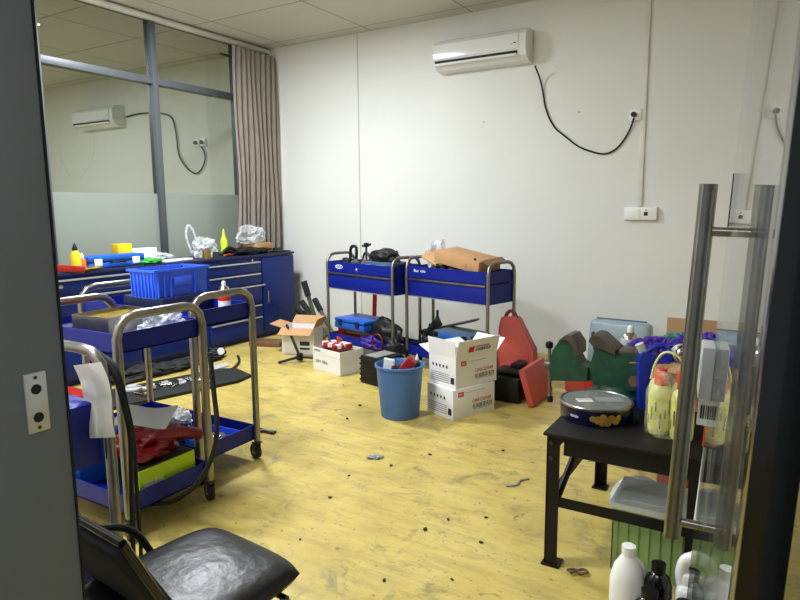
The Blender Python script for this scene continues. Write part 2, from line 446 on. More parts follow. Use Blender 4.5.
# curtain rod + curtain
cr = B().tube([(-5.16, 4.95, 3.02), (-5.16, 5.62, 3.02)], .014).tube([(-5.16, 5.60, 3.02), (-5.16, 5.70, 3.02)], .02)
cr = tag(cr.build('curtain_rod', 'gun'), 'dark metal curtain rod with round finial near the ceiling corner', 'curtain rod')
B().lathe([(0, -.03), (.03, -.015), (.036, 0), (.03, .015), (0, .03)], (-5.16, 5.72, 3.02), rot=(R(90), 0, 0)).build('finial', 'chrome', cr)
B().b2(-5.25, -5.14, 5.56, 5.58, 2.97, 3.07).build('bracket', 'gun', cr)
def cfn(u, v):
    z = .95 + v*2.17
    wdt = .68 + .05*(1-v) - .12*math.exp(-((v-.35)/.3)**2)*.4
    y = 5.735 - (1-u)*wdt - .02*(1-v)
    a = .035*math.sin(u*2*PI*9 + .5*math.sin(v*3)) * (.8+.2*math.sin(v*4))
    return Vector((-5.10+a+.01*math.sin(v*7+u*9)+.03*(1-v)*noise.noise(Vector((u*6, v*2, 0))), y, z))
cu = B().grid(cfn, 150, 24, .004).build('curtain', 'curtain', angle=80)
tag(cu, 'greyish brown pleated floor curtain drawn into the far left corner', 'curtain')
place(cu, (0, 0, 0))

# ceiling lamps
led = emit('lamp_diffuser', (.97, .985, 1, 1), 6)
lab = ['square white ceiling light panel reflected in the glass partition', 'square white ceiling light panel nearest the doorway', 'square white ceiling light panel over the black work table']
def lamp(x, y, power, label, size=.58, z=ZC):
    t = thing('ceiling_light', label, 'ceiling light', (x, y, z), 0, 'ceiling light panels')
    B().tray(-size/2-.02, size/2+.02, -size/2-.02, size/2+.02, -.02, .0, .01).build('frame', 'white_trim', t)
    B().b2(-size/2, size/2, -size/2, size/2, -.024, -.0205).build('diffuser', led, t)
    ld = bpy.data.lights.new('panel', 'AREA'); ld.shape = 'SQUARE'; ld.size = size; ld.energy = power; ld.color = (.905, .96, 1)
    lo = bpy.data.objects.new('panel_light', ld); col.objects.link(lo); lo.location = (x, y, z-.03)
    return t
lamp(-4.0, 3.5, 118, lab[0], .5)
lamp(-2.6, 1.2, 88, lab[1])
lamp(-8.2, 3.2, 95, 'square white ceiling light panel in the room beyond the glass')
# added fill light behind the camera, brightens the area near the doorway
hl = bpy.data.lights.new('hall_fill', 'AREA'); hl.shape = 'RECTANGLE'; hl.size = 1.2; hl.size_y = .6; hl.energy = 22; hl.color = (.915, .95, 1)
ho_ = bpy.data.objects.new('hall_fill_light', hl); col.objects.link(ho_); ho_.location = (-.4, -.6, 2.9)
wd = bpy.data.worlds.new('world'); scene.world = wd; wd.use_nodes = True
wd.node_tree.nodes['Background'].inputs[0].default_value = (.9, .95, 1, 1); wd.node_tree.nodes['Background'].inputs[1].default_value = .28

# air conditioner
def aircon(x, z, label):
    t = thing('air_conditioner', label, 'air conditioner', (x, YB, z))
    prof = [(0, .29), (-.10, .29), (-.155, .275), (-.19, .235), (-.20, .17), (-.195, .10), (-.175, .05), (-.12, .012), (0, 0)]
    B().prism(prof, -.455, .47, 'x').build('body', 'ac_white', t, angle=25)
    q = [(-.202, .235), (-.207, .17), (-.203, .105), (-.195, .105), (-.196, .17), (-.192, .236)]
    B().prism(q, -.448, .40, 'x').build('front_cover', 'ac_white', t)
    B().box((-.025, -.191, .078), (.83, .016, .026), .002, rot=(.35, 0, 0)).build('air_slot', 'dark_slot', t)
    B().box((-.025, -.199, .056), (.83, .02, .022), .006, rot=(.5, 0, 0)).build('louver', 'white', t)
    B().b2(.36, .38, -.2065, -.2025, .15, .17).b2(.33, .35, -.206, -.2025, .145, .15).build('display', 'text_dark', t)
    B().b2(-.45, .45, -.11, -.02, .288, .293).build('top_grille', 'light_grey', t)
    return t
aircon(-2.515, 2.70, 'white split air conditioner high on the back wall')
aircon(at_y(125, 112, YB).x-.48, 2.55, 'white air conditioner in the room beyond the glass partition')
cp = [(535, 66, .15), (540, 78, .04), (543, 92, .012), (545, 108, .012), (553, 127, .012), (566, 137, .012), (578, 147, .012), (594, 152.5, .012), (604, 154.5, .012), (614, 151, .012), (622, 143, .012), (630, 130, .015), (634, 118, .035)]
pts = [at_y(a, b, YB-c) for a, b, c in cp]
acc = tag(B().tube(pts, .0075, smooth=2).build('power_cord', 'black'), 'black power cord hanging from the white air conditioner to a wall socket', 'cord')
def socket(x, z, label, sw=False):
    t = thing('wall_socket', label, 'socket', (x, YB, z))
    B().b2(-.05, .05, -.03, 0, -.05, .05, .006).build('plate', 'white', t)
    return t
sp = at_y(636, 115, YB)
k = socket(sp.x, sp.z, 'white wall socket with a black plug pushed in')
B().cyl((-.01, -.06, 0), (-.01, -.03, 0), .022).build('plug', 'black', k)
p = at_y(641, 213.5, YB)
k = thing('socket_box', 'white double surface socket box at the foot of the wall trunking', 'socket', (p.x, YB, p.z))
B().b2(-.135, .135, -.04, 0, -.055, .055, .006).build('housing', 'white', k)
B().b2(.03, .062, -.042, -.04, -.018, .014).b2(.042, .052, -.042, -.04, .026, .034).build('socket_opening', 'text_dark', k)
B().b2(-.11, 0, -.043, -.04, -.04, .04, .002).build('face_plate', 'white', k)
tag(B().b2(-1.075, -1.035, YB-.018, YB, 1.40, ZC, .003).build('cable_trunking', 'white_trim'), 'slim white vertical cable trunking running up the back wall', 'trunking')
# next room sockets + cord
k = socket(-7.0, 2.05, 'double socket with plugs on the wall seen through the glass partition')
k.location = at_y(198, 143, YB)
B().b2(.07, .16, -.03, 0, -.05, .05, .006).build('plate', 'white', k)
B().cyl((0, -.06, 0), (0, -.03, 0), .024).cyl((.11, -.06, 0), (.11, -.03, 0), .024).build('plug', 'black', k)
npts = [at_y(a, b, YB-.02) for a, b in ((126, 117), (140, 113), (160, 113), (172, 116), (176, 130), (178, 155), (186, 168), (196, 175), (203, 168), (206, 155), (201, 146))]
tag(B().tube(npts, .010, smooth=2).build('power_cord', 'black'), 'black cord looping down the wall seen through the glass partition', 'cord')

# ================================================================ CABINETS
XCF = -4.76; XCB = -5.24; CT = .92
def cabinet(y0, y1, label, drawers, door_w=0, knob=True):
    t = thing('tool_cabinet', label, 'cabinet', ((XCF+XCB)/2, (y0+y1)/2, 0), 0)
    hx = (XCF-XCB)/2; hy = (y1-y0)/2
    B().b2(-hx, hx-.02, -hy, hy, .05, CT-.02, .004).b2(-hx+.03, hx-.06, -hy+.02, hy-.02, 0, .05).build('body', 'blue_cab', t)
    B().b2(-hx, hx+.005, -hy, hy, CT-.025, CT, .003).build('cabinet_top', 'dark_blue', t)
    ye = hy - door_w
    for z0, z1, wide in drawers:
        d = B().b2(hx-.02, hx, -hy+.03, ye-.02, z0, z1, .003).build('drawer', 'blue_cab', t)
        B().b2(hx, hx+.014, -hy+.05, ye-(.04 if not wide else -.02), z1-.016, z1-.002, .002).build('pull_rail', 'alu', d)
    if door_w:
        d = B().b2(hx-.02, hx, ye+.0, hy-.01, .07, CT-.04, .004).build('door', 'blue_cab', t)
        B().tube([(hx, ye+.05, .52), (hx+.022, ye+.05, .52), (hx+.022, ye+.05, .38), (hx, ye+.05, .38)], .006).build('door_handle', 'chrome', d)
    if knob: B().cyl((hx, -.02, CT-.055), (hx+.01, -.02, CT-.055), .012, n=14).build('lock', 'chrome', t)
    return t
c1 = cabinet(4.23, 5.55, 'tall blue tool cabinet with drawers and a side door nearest the curtain', [(.07, .255, 0), (.27, .385, 0), (.40, .60, 1), (.615, .725, 0), (.74, .85, 0)], .52)
cabinet(3.50, 4.22, 'blue drawer cabinet right of the blue tool case, left of the tallest cabinet', [(.07, .36, 0), (.375, .58, 0), (.59, .73, 0), (.74, .87, 0)], knob=False)
cabinet(2.72, 3.49, 'blue drawer cabinet under the blue tool case', [(.07, .36, 0), (.375, .58, 0), (.59, .73, 0), (.74, .87, 0)])

# ================================================================ TROLLEYS
def trolley(label, L, D, loc, rz, zt=.90, zh=.97, drawer=False, r=.018, box_h=.085, cat='tool trolley'):
    t = thing('tool_trolley', label, cat, (loc[0], loc[1], 0), rz, 'blue tool trolleys')
    hx, hy = L/2, D/2
    for s in (-1, 1):
        pts = [(s*hx, -hy, .11), (s*hx, -hy, zh-.09), (s*hx, -hy+.012, zh-.045), (s*hx, -hy+.045, zh-.012), (s*hx, -hy+.09, zh),
               (s*hx, hy-.09, zh), (s*hx, hy-.045, zh-.012), (s*hx, hy-.012, zh-.045), (s*hx, hy, zh-.09), (s*hx, hy, .11)]
        B().tube(pts, r, n=14).build('end_frame', 'steel', t, angle=60)
    i = r*.6
    B().tray(-hx+i, hx-i, -hy, hy, zt-box_h, zt).build('upper_tray', 'blue_paint', t)
    B().tray(-hx+i, hx-i, -hy, hy, .115, .20).build('lower_shelf', 'blue_paint', t)
    if drawer:
        B().b2(-hx+i, hx-i, -hy+.02, hy, zt-.26, zt-box_h-.004).build('drawer_housing', 'blue_paint', t)
        d = B().b2(-hx+.02, hx-.02, -hy, -hy+.018, zt-.255, zt-box_h-.02, .002).build('drawer', 'blue_paint', t)
        B().b2(-hx+.02, hx-.02, -hy-.012, -hy+.01, zt-box_h-.018, zt-box_h-.004, .003).build('pull_rail', 'steel', d)
        B().cyl((0, -hy-.006, zt-box_h-.035), (0, -hy, zt-box_h-.035), .010, n=14).build('lock', 'chrome', d)
        B().b2(-hx+.02, hx-.02, -hy-.004, -hy+.01, zt-.263, zt-.256).build('edge_strip', 'alu', d)
    for sx in (-1, 1):
        for sy in (-1, 1):
            c = B().cyl((sx*hx, sy*hy, .10), (sx*hx, sy*hy, .125), .016, n=14).b2(sx*hx-.02, sx*hx+.02, sy*hy-.02, sy*hy+.02, .094, .10)
            a = rnd.uniform(-.5, .5); dx, dy = math.cos(a), math.sin(a); nx, ny = -dy, dx
            cx, cy = sx*hx-dx*.02, sy*hy-dy*.02
            for q in (-1, 1):
                c.box((cx+nx*q*.017+dx*.008, cy+ny*q*.017+dy*.008, .072), (.034, .003, .055), rot=(0, 0, a))
            co = c.build('caster', 'gun', t)
            B().cyl((cx-nx*.013, cy-ny*.013, .042), (cx+nx*.013, cy+ny*.013, .042), .042, n=26).build('wheel', 'rubber', co)
            B().cyl((cx-nx*.015, cy-ny*.015, .042), (cx+nx*.015, cy+ny*.015, .042), .016, n=14).build('hub', 'grey', co)
    return t
A = R(-15.2)
def corner(fl, L, D, a):   # front-left corner -> centre
    ca, sa = math.cos(a), math.sin(a)
    return (fl[0]+ca*L/2-sa*D/2, fl[1]+sa*L/2+ca*D/2)
T1c = corner((-3.735, 4.84), .92, .34, A); T2c = corner((-2.775, 4.72), .90, .34, A)
T1 = trolley('blue drawer trolley against the wall with an oval logo, left of its twin', .92, .34, T1c, A, drawer=True, r=.0145, box_h=.10)
T2 = trolley('blue drawer trolley with a brown cardboard box lying on top', .90, .34, T2c, A, drawer=True, r=.0145, box_h=.10)
N1c = ((-2.28-2.93)/2, 1.77); N2c = ((-2.45-3.36)/2, 2.285)
N1 = trolley('blue tool trolley by the black chair with a lime green box on its shelf', .65, .44, N1c, 0, r=.02)
N2 = trolley('blue tool trolley carrying the bright blue plastic crate', .91, .41, N2c, 0, r=.019)
N0 = thing('hose_cart', 'grey tubular cart with black hoses and a hanging paper sheet beside the door post', 'cart', (-1.997, .935, 0))
B().tube([(.24, .21, .03), (.24, .21, .86), (.225, .21, .93), (.18, .21, .965), (.12, .21, .97), (-.16, .21, .97), (-.22, .21, .93), (-.24, .21, .86), (-.24, .21, .03)], .017, n=14).build('end_frame', 'steel', N0, angle=60)
B().b2(-.23, .23, -.2, .19, .62, .82, .01).build('blue_box', 'blue_paint', N0)
B().b2(-.23, .23, -.2, .19, .12, .34, .01).build('lower_box', 'blue_paint', N0)
B().b2(-.24, .24, -.22, .2, .03, .12).build('base', 'gun', N0)
B().lathe([(.10, -.03), (.11, -.02), (.11, .02), (.10, .03)], (-.05, 0, .87), rot=(R(90), 0, 0)).b2(.0, .2, -.1, .1, .82, .88, .01).build('red_reel', 'red', N0)
pf = N0
ps = tag(B().grid(lambda u, v: Vector((-1.836+u*.130+v*.058, 1.095+.010*math.sin(v*5)+.008*u, .929+.025*u-v*.22)), 8, 16, .001).build('paper_sheet', 'paper'), 'long white paper sheet hanging from the grey tubular frame', 'paper')
def hose(pts, r, label, name='hose', material='rubber', smooth=3):
    return tag(B().tube(pts, r, smooth=smooth, n=10).build(name, material), label, 'hose')
hose([(-1.93, 1.17, .955), (-1.82, 1.17, .965), (-1.75, 1.175, .90), (-1.72, 1.18, .78), (-1.70, 1.18, .70), (-1.73, 1.19, .55), (-1.76, 1.2, .30), (-1.85, 1.25, .02)], .008, 'thick black hose over the grey tube handle, right strand')
hose([(-1.95, 1.20, .94), (-1.80, 1.21, .93), (-1.76, 1.21, .82), (-1.74, 1.22, .66), (-1.78, 1.24, .45), (-1.83, 1.28, .2), (-1.95, 1.33, .02)], .007, 'thinner black hose drooping beside the grey tube handle')
hose([at_z(205, 352, .80)+Vector((.03, 0, 0)), at_z(214, 395, .62), at_z(218, 425, .5), at_z(214, 455, .36), at_z(200, 482, .22), at_z(178, 500, .1), at_z(160, 505, .03), at_z(130, 500, .012), at_z(110, 498, .012)], .011, 'black hose hanging in a loop from the trolley corner post to the floor')

def local(t, x, y, z):            # a point given in a turned trolley's own axes
    a = t.rotation_euler[2]; return Vector((t.location.x+math.cos(a)*x-math.sin(a)*y, t.location.y+math.sin(a)*x+math.cos(a)*y, z))

# trolley logos
def oval(parent, x, y, z, sx, sz, material='white'):
    b = B()
    b.lathe([(1, -.0005), (1, .0005)], (0, 0, 0), n=28, rot=(R(90), 0, 0)); 
    o = b.build('logo', material, parent); o.scale = (sx, 1, sz); o.location = (x, y, z); return o
oval(T1, -.28, -.1715, .855, .055, .020)
oval(T1, -.28, -.1722, .855, .048, .014, 'blue_paint')
lettering('logo_text', 'BZA', .030, 'white', T1, (-.318, -.1732, .845), (R(90), 0, R(0)), sx=1.3)
st = B()
for k in range(4):
    a = k*PI/2+.4; st.prism([(.004*math.cos(a+.8), .004*math.sin(a+.8)), (.026*math.cos(a), .020*math.sin(a)), (.004*math.cos(a-.8), .004*math.sin(a-.8))], -.0005, .0005, 'y')
so = st.build('star_mark', 'white', T1); so.location = (-.02, -.1715, .845)
lettering('logo_text', 'Blue  vista', .034, 'white', T2, (-.36, -.1716, .855), (R(90), 0, 0), sx=1.0)

# ------------------------------------------------ things on far trolleys
def put(b_or_o, label, cat, loc=(0, 0, 0), rz=0, group=None, rx=0, ry=0):
    tag(b_or_o, label, cat, group); return place(b_or_o, loc, rz, rx, ry)
L1 = lambda x, y, z: local(T1, x, y, z)
L2 = lambda x, y, z: local(T2, x, y, z)
ZT = .806
# clamp + bars standing up
t = thing('bent_bar', 'black bent metal bar standing at the left end of the left wall trolley', 'tool', L1(-.25, 0, ZT), A); t.scale = (1.15, 1.15, 1.25)
B().tube([(-.06, 0, 0), (-.055, 0, .15), (-.04, 0, .185), (.01, 0, .19), (.03, 0, .17), (.015, 0, .05)], .013, smooth=1).build('bar', 'black', t)
B().tube([(-.055, 0, .02), (-.02, .01, .012), (.02, .01, .02)], .016).build('foot', 'black', t)
t = thing('screw_clamp', 'dark steel screw clamp standing upright on the left wall trolley', 'clamp', L1(-.10, 0.02, ZT), A); t.scale = (1.1, 1.1, 1.2)
B().tube([(0, 0, 0), (.0, 0, .21)], .010).tube([(-.05, 0, .04), (-.045, 0, .11), (-.02, 0, .15), (.02, 0, .15), (.045, 0, .11), (.05, 0, .03)], .010, smooth=1).build('arm', 'gun', t)
B().tube([(-.05, 0, .20), (.055, 0, .215)], .009).lathe([(0, .19), (.022, .195), (.022, .225), (0, .23)]).build('handle', 'black', t)
B().cyl((0, 0, 0), (0, 0, .018), .06).build('base', 'olive', t)
t = thing('toolbox', 'dark grey blue toolbox with black curved handle on the left wall trolley', 'toolbox', L1(.18, 0, ZT), A)
B().b2(-.16, .22, -.12, .12, 0, .115, .01).build('case', 'blue_grey', t)
B().b2(-.13, -.06, -.124, -.12, .05, .09).b2(.02, .14, -.124, -.12, .05, .09).build('front_label', 'light_grey', t)
B().lump((.0, 0, .09), (.34, .2, .14), .2, 2, 3).build('black_cover', 'black', t)
t = tag(B().tube([(0, 0, 0), (.0, 0, .06), (-.035, 0, .10), (-.04, 0, .16)], .010, smooth=2).tube([(-.02, 0, .03), (.10, 0, .05)], .018).build('hook', 'black'), 'black hooked bar sticking up at the right end of the left wall trolley', 'tool')
place(t, L1(.40, -.02, ZT+.06), A)
for i, (x, y, mm, lb) in enumerate(((-.38, .0, 'black', 'black knob at the left corner of the left wall trolley'), (-.17, -.06, 'olive', 'olive cloth scrap in front of the steel clamp'), (.0, -.08, 'brown', 'brown metal scrap beside the steel clamp'))):
    o = B().lump((0, 0, 0), (.10, .08, .12), .25, 3, i).build('tool_scrap', mm); put(o, lb, 'scrap', L1(x, y, ZT), A, 'scraps on the left wall trolley')
# right wall trolley
o = B().bag((0, 0, 0), (.20, .16, .27), 4).build('plastic_bag', 'bag', angle=12); put(o, 'clear crumpled plastic bag at the left end of the right wall trolley', 'bag', L2(-.33, .08, ZT+.03), A)
o = B().tube([(-.05, 0, 0), (-.03, 0, .15), (.01, 0, .18), (.04, 0, .14), (.05, 0, 0)], .006, smooth=2).build('wire_loop', 'bag', angle=12); put(o, 'clear plastic loop standing up behind the cardboard flap', 'loop', L2(-.20, .12, ZT+.07), A)
t = thing('cardboard_box', 'flat brown cardboard box lying tilted on top of the right wall trolley', 'box', L2(.10, .0, ZT+.115), A)
t.rotation_euler = (R(4), R(9), A)
B().b2(-.25, .23, -.14, .14, 0, .10, .003).build('carton', 'card', t)
B().b2(.10, .102, -.143, -.14, .03, .06).build('tape', 'brown', t)
B().box((.262, .02, .092), (.07, .25, .004), rot=(0, R(25), 0)).build('flap', 'card_dark', t)
B().cyl((.17, -.12, .10), (.17, -.12, .115), .010).build('knob', 'black', t)
o = B().box((0, 0, 0), (.22, .16, .012), .002).build('cardboard_flap', 'card'); put(o, 'loose brown cardboard piece leaning at the left of the brown box', 'cardboard', L2(-.235, -.02, ZT+.17), A, rx=R(30), ry=R(22))
for i, (x, y, z, d, mm, lb) in enumerate(((-.16, -.05, 0, (.18, .16, .12), 'black', 'black tool bundle left under the cardboard box'), (.02, -.08, 0, (.2, .14, .10), 'olive', 'dark olive tool bundle in the middle under the cardboard box'), (.16, -.09, 0, (.16, .12, .085), 'grey', 'grey metal parts under the cardboard box'), (.30, -.05, 0, (.14, .14, .08), 'brown', 'brown parts at the right end under the cardboard box'), (-.30, -.08, 0, (.14, .1, .07), 'light_grey', 'pale grey cloth at the left end of the right wall trolley'))):
    o = B().lump((0, 0, 0), d, .35, 3, 10+i).build('tool_bundle', mm); put(o, lb, 'tools', L2(x, y, ZT+z), A, 'bundles under the cardboard box')
# lower shelves of the wall trolleys
ZS = .122
t = thing('tool_case', 'blue plastic tool case lying on the lower shelf of the left wall trolley', 'case', L1(-.13, -.02, ZS+.145), A)
B().b2(-.22, .22, -.17, .15, .065, .10, .015).b2(-.22, .22, -.17, .15, 0, .06, .015).build('shell', 'case_blue', t)
B().b2(-.21, .21, -.16, .14, .055, .07).build('seam', 'dark_blue', t)
B().b2(-.15, -.10, -.178, -.165, .03, .09, .004).b2(.10, .15, -.178, -.165, .03, .09, .004).build('latch', 'dark_blue', t)
o = B().b2(-.17, .17, -.12, .12, 0, .05, .01).build('tool_case', 'card_dark'); put(o, 'brown flat case directly under the blue tool case', 'case', L1(-.10, 0, ZS+.09), A)
o = B().b2(-.2, .2, -.13, .12, 0, .06, .02).build('tool_case', 'case_red'); put(o, 'faded red flat case at the bottom under the blue tool case', 'case', L1(-.16, -.03, ZS), A+.1)
o = B().b2(-.07, .07, -.1, .1, 0, .16, .01).build('tool_case', 'dark_red'); put(o, 'dark red box at the left end of the lower trolley shelf', 'case', L1(-.38, .03, ZS), A)
o = B().lump((0, 0, 0), (.38, .2, .28), .2, 2, 21).build('tool_bag', 'black'); put(o, 'black slouching tool bag on the right of the left trolley shelf', 'bag', L1(.22, -.03, ZS), A)
o = B().tube([(0.07*math.cos(a*PI/8), 0, .07*math.sin(a*PI/8)) for a in range(17)], .008).build('hose_ring', 'dark_red'); put(o, 'dark red rubber ring leaning on the black tool bag', 'ring', L1(.27, -.185, ZS+.09), A)
o = B().lump((0, 0, 0), (.3, .2, .12), .3, 3, 22).build('cloth_bundle', 'purple'); put(o, 'purple and dark cloth bundle at the front of the left trolley shelf', 'cloth', L1(.12, -.09, ZS), A)
o = B().cyl((0, 0, 0), (.02, .02, .75), .022).build('red_pole', 'bright_red'); put(o, 'bright red pole standing behind the left wall trolley', 'pole', L1(-.30, .27, 0), A)
t = thing('tool_case', 'blue blow moulded tool case on the lower shelf behind the open white carton', 'case', L2(.05, -.02, ZS+.18), A)
B().b2(-.2, .22, -.14, .13, 0, .07, .02).build('shell', 'blue_grey', t)
B().b2(-.12, .12, -.15, -.13, .01, .055, .008).build('handle', 'case_blue', t)
B().b2(.14, .18, -.146, -.13, .02, .06).b2(-.18, -.14, -.146, -.13, .02, .06).build('latch', 'black', t)
o = B().b2(-.22, .24, -.15, .14, 0, .17, .015).build('tool_case', 'dark_red'); put(o, 'dark red case beneath the blue moulded tool case', 'case', L2(.06, -.01, ZS), A)
o = B().box((0, 0, 0), (.40, .10, .02), .004).build('metal_bar', 'gun'); put(o, 'flat dark bar sloping across the right trolley shelf', 'bar', L2(-.10, .1, ZS+.27), A+.25, ry=R(-16))
o = B().lump((0, 0, 0), (.2, .22, .26), .35, 3, 25).build('tool_heap', 'black'); put(o, 'black heap of tools at the left end of the right trolley shelf', 'tools', L2(-.30, .02, ZS), A)
o = B().lump((0, 0, 0), (.16, .14, .12), .35, 3, 26).build('tool_heap', 'dark_red'); put(o, 'dark red tool heap in front on the right trolley shelf', 'tools', L2(-.16, -.07, ZS), A)
t = thing('bottle', 'dark green bottle standing between the two wall trolleys', 'bottle', L2(-.36, .13, ZS), 0)
B().lathe([(0, 0), (.035, 0), (.035, .25), (.012, .31), (.012, .36), (0, .36)]).build('body', 'vise_green', t)

# ------------------------------------------------ things on near trolleys
t = thing('parts_crate', 'bright blue plastic crate sitting on the second trolley', 'crate', (-2.87, 2.30, .935))
cw = B(); a_, b_, h_ = .11, .18, .155
t_ = .004
cw.prism([(-a_+.015, -b_+.015), (a_-.015, -b_+.015), (a_-.015, b_-.015), (-a_+.015, b_-.015)], 0, t_, 'z')
for s in (-1, 1):
    cw.prism([(s*(b_-.015), 0), (s*(b_-.015-t_), 0), (s*(b_-t_), h_), (s*b_, h_)], -a_+.012, a_-.012, 'x')
    cw.prism([(s*(a_-.015), 0), (s*(a_-.015-t_), 0), (s*(a_-t_), h_), (s*a_, h_)], -b_+.012, b_-.012, 'y')
rb = cw
for s in (-1, 1):
    for k in range(7):
        x = -a_+.025+k*(2*a_-.05)/6
        rb.box((x, s*(b_-.004), h_*.5), (.006, .012, h_*.9))
        y = -b_+.02+k*(2*b_-.04)/8
        if k not in (3, 4, 5): rb.box((s*(a_-.004), y, h_*.5), (.012, .006, h_*.9))
    rb.box((s*(a_-.003), 0, h_*.55), (.012, .12, .05), .003)
rb.build('tub', 'crate_blue', t)
rm = B(); rm.b2(-a_-.006, a_+.006, -b_-.006, -b_+.004, h_-.012, h_).b2(-a_-.006, a_+.006, b_-.004, b_+.006, h_-.012, h_).b2(-a_-.006, -a_+.004, -b_, b_, h_-.012, h_).b2(a_-.004, a_+.006, -b_, b_, h_-.012, h_)
rm.build('rim', 'crate_blue', t)
o = B().b2(-.16, .17, -.165, .165, 0, .12, .012).build('tool_case', 'dark_blue'); put(o, 'dark blue case underneath the bright blue crate', 'case', (-2.90, 2.30, .822))
o = B().b2(-.1, .1, -.07, .07, 0, .05, .01).build('gauge_box', 'black'); put(o, 'small black part inside the bright blue crate', 'part', (-2.92, 2.33, .952))
# spray can on N2
def spray(label, loc, body, s=1.0, cap='white', rx=0, ry=0):
    t = thing('spray_can', label, 'spray can', loc); t.rotation_euler = (rx, ry, 0)
    B().lathe([(0, 0), (.031*s, 0), (.033*s, .004), (.033*s, .14*s), (.03*s, .15*s)], n=24).build('can', body, t)
    B().lathe([(.0305*s, .148*s), (.024*s, .162*s), (.014*s, .17*s), (.014*s, .172*s), (0, .172*s)], n=24).build('dome', 'chrome', t)
    B().lathe([(0, .17*s), (.011*s, .171*s), (.011*s, .19*s), (.006*s, .196*s), (0, .197*s)], n=16).build('nozzle', cap, t)
    B().lathe([(.0336*s, .05*s), (.0336*s, .09*s)], n=24).build('label', 'white', t)
    return t
spray('red spray can with white nozzle beside the bright blue crate', (-2.56, 2.40, .822), 'bright_red')
o = B().lump((0, 0, 0), (.07, .05, .05), .3, 3, 8).build('paper_scrap', 'paper'); put(o, 'white crumpled paper next to the red spray can', 'paper', (-2.50, 2.40, .822))
# steel pan with oil on N1
t = thing('oil_pan', 'grey steel pan with oily yellow brown contents on the nearest trolley', 'pan', (-2.63, 1.80, .822), R(3))
B().tray(-.13, .12, -.14, .15, 0, .11, .004).build('pan', 'steel', t)
B().b2(-.125, .115, -.135, .145, .06, .092).build('contents', 'oil', t)
o = B().bag((0, 0, 0), (.13, .22, .12), 5).build('plastic_bag', 'bag', angle=12); put(o, 'crumpled clear plastic bag on the nearest trolley beside the steel pan', 'bag', (-2.385, 1.85, .822))
o = B().b2(-.05, .05, -.06, .06, 0, .05, .004).build('tool_box', 'dark_blue'); put(o, 'dark blue box behind the steel pan on the nearest trolley', 'box', (-2.83, 1.66, .822))
# lower shelf of N1
t = thing('cardboard_box', 'lime green printed box on the lower shelf of the nearest trolley', 'box', (-2.32, 1.79, .125), 0)
B().b2(-.12, .0, -.155, .15, .0, .145).build('carton', 'lime', t)
B().b2(-.115, -.005, -.15, .145, .14, .147).build('inside', 'dark_slot', t)
lettering('printed_text', '高效多用', .026, 'white', t, (.0008, -.135, .068), (R(90), 0, R(90)))
lettering('printed_text', 'MULTI PURPOSE', .016, 'white', t, (.0008, -.135, .055), (R(90), 0, R(90)))
B().b2(.0, .0012, .06, .10, .03, .05).build('print_patch', 'green', t)
def bagfn(seed):
    def f(u, v):
        x = -.30+u*.62*.75; y = -.2+v*.40
        return Vector((x, y, .06*math.sin(u*PI)+.05*math.sin(v*PI)+.05*noise.fractal(Vector((u*3, v*4, seed)), .8, 2, 4)))
    return f
o = B().bag((0, 0, 0), (.26, .32, .12), 31).build('red_bag', 'red_bag', angle=50); put(o, 'dark red shiny bag lying on the lime green box', 'bag', (-2.48, 1.80, .275), .1)
o = B().tube([(-.16, -.16, .0), (-.05, -.05, .03), (.03, .08, .03), (.06, .17, -.01)], .028, smooth=2, n=12).build('red_pipe', 'red_bag'); put(o, 'rolled dark red sleeve drooping over the trolley end', 'sleeve', (-2.38, 1.83, .33), .2)
o = B().grid(lambda u, v: Vector((-.13+u*.26, -.09+v*.18, .012*math.sin(u*5+v*2))), 8, 8, .001).build('paper_sheet', 'paper'); put(o, 'white manual sheet lying on the dark red bag', 'paper', (-2.53, 1.84, .43), .5, rx=R(14))
o = B().grid(lambda u, v: Vector((-.05+u*.10, -.06+v*.12, .006*math.sin(u*5+v*2))), 6, 6, .001).build('paper_sheet', 'grey'); put(o, 'small grey printed card beside the white manual sheet', 'paper', (-2.68, 1.66, .44), .5)
o = B().b2(-.1, .1, -.19, .19, 0, .22, .01).build('storage_box', 'case_blue'); put(o, 'blue storage box at the far end of the nearest trolley shelf', 'box', (-2.79, 1.78, .125))
# lower shelf of N2
o = B().lump((0, 0, 0), (.10, .14, .14), .4, 3, 33, ridge=True).build('cup', 'paper'); put(o, 'crumpled white paper cup at the back of the second trolley shelf', 'cup', (-2.90, 2.33, .122))
t = thing('tool_tray', 'blue plastic parts tray with metal bits on the second trolley shelf', 'tray', (-2.63, 2.32, .122), .05)
B().tray(-.12, .13, -.12, .12, .0, .045, .004).build('tray', 'crate_blue', t)
for i in range(6):
    a = rnd.uniform(0, 3); x, y = rnd.uniform(-.08, .06), rnd.uniform(-.08, .08)
    o = B().tube([(-.05, 0, 0), (.05, 0, 0)], .008).lathe([(0, -.012), (.016, -.01), (.016, .01), (0, .012)], (.05, 0, 0)).build('wrench', 'chrome')
    put(o, 'small bright steel hand tool in the blue parts tray', 'tool', (-2.63+x, 2.32+y, .142+.001*i), a, 'hand tools in the blue parts tray')
t = thing('label_box', 'small white box with dark printing beside the lime green box', 'box', (-2.47, 2.13, .122), .1)
B().b2(-.03, .03, -.04, .035, 0, .13, .002).build('carton', 'white_card', t)
B().b2(.03, .0308, -.028, -.012, .03, .10).b2(.03, .0308, .0, .006, .03, .10).build('print', 'text_dark', t)
o = B().lump((0, 0, 0), (.22, .2, .12), .4, 3, 36).build('tool_heap', 'dark_blue'); put(o, 'dark blue bundle at the middle of the second trolley shelf', 'tools', (-2.80, 2.2, .122))

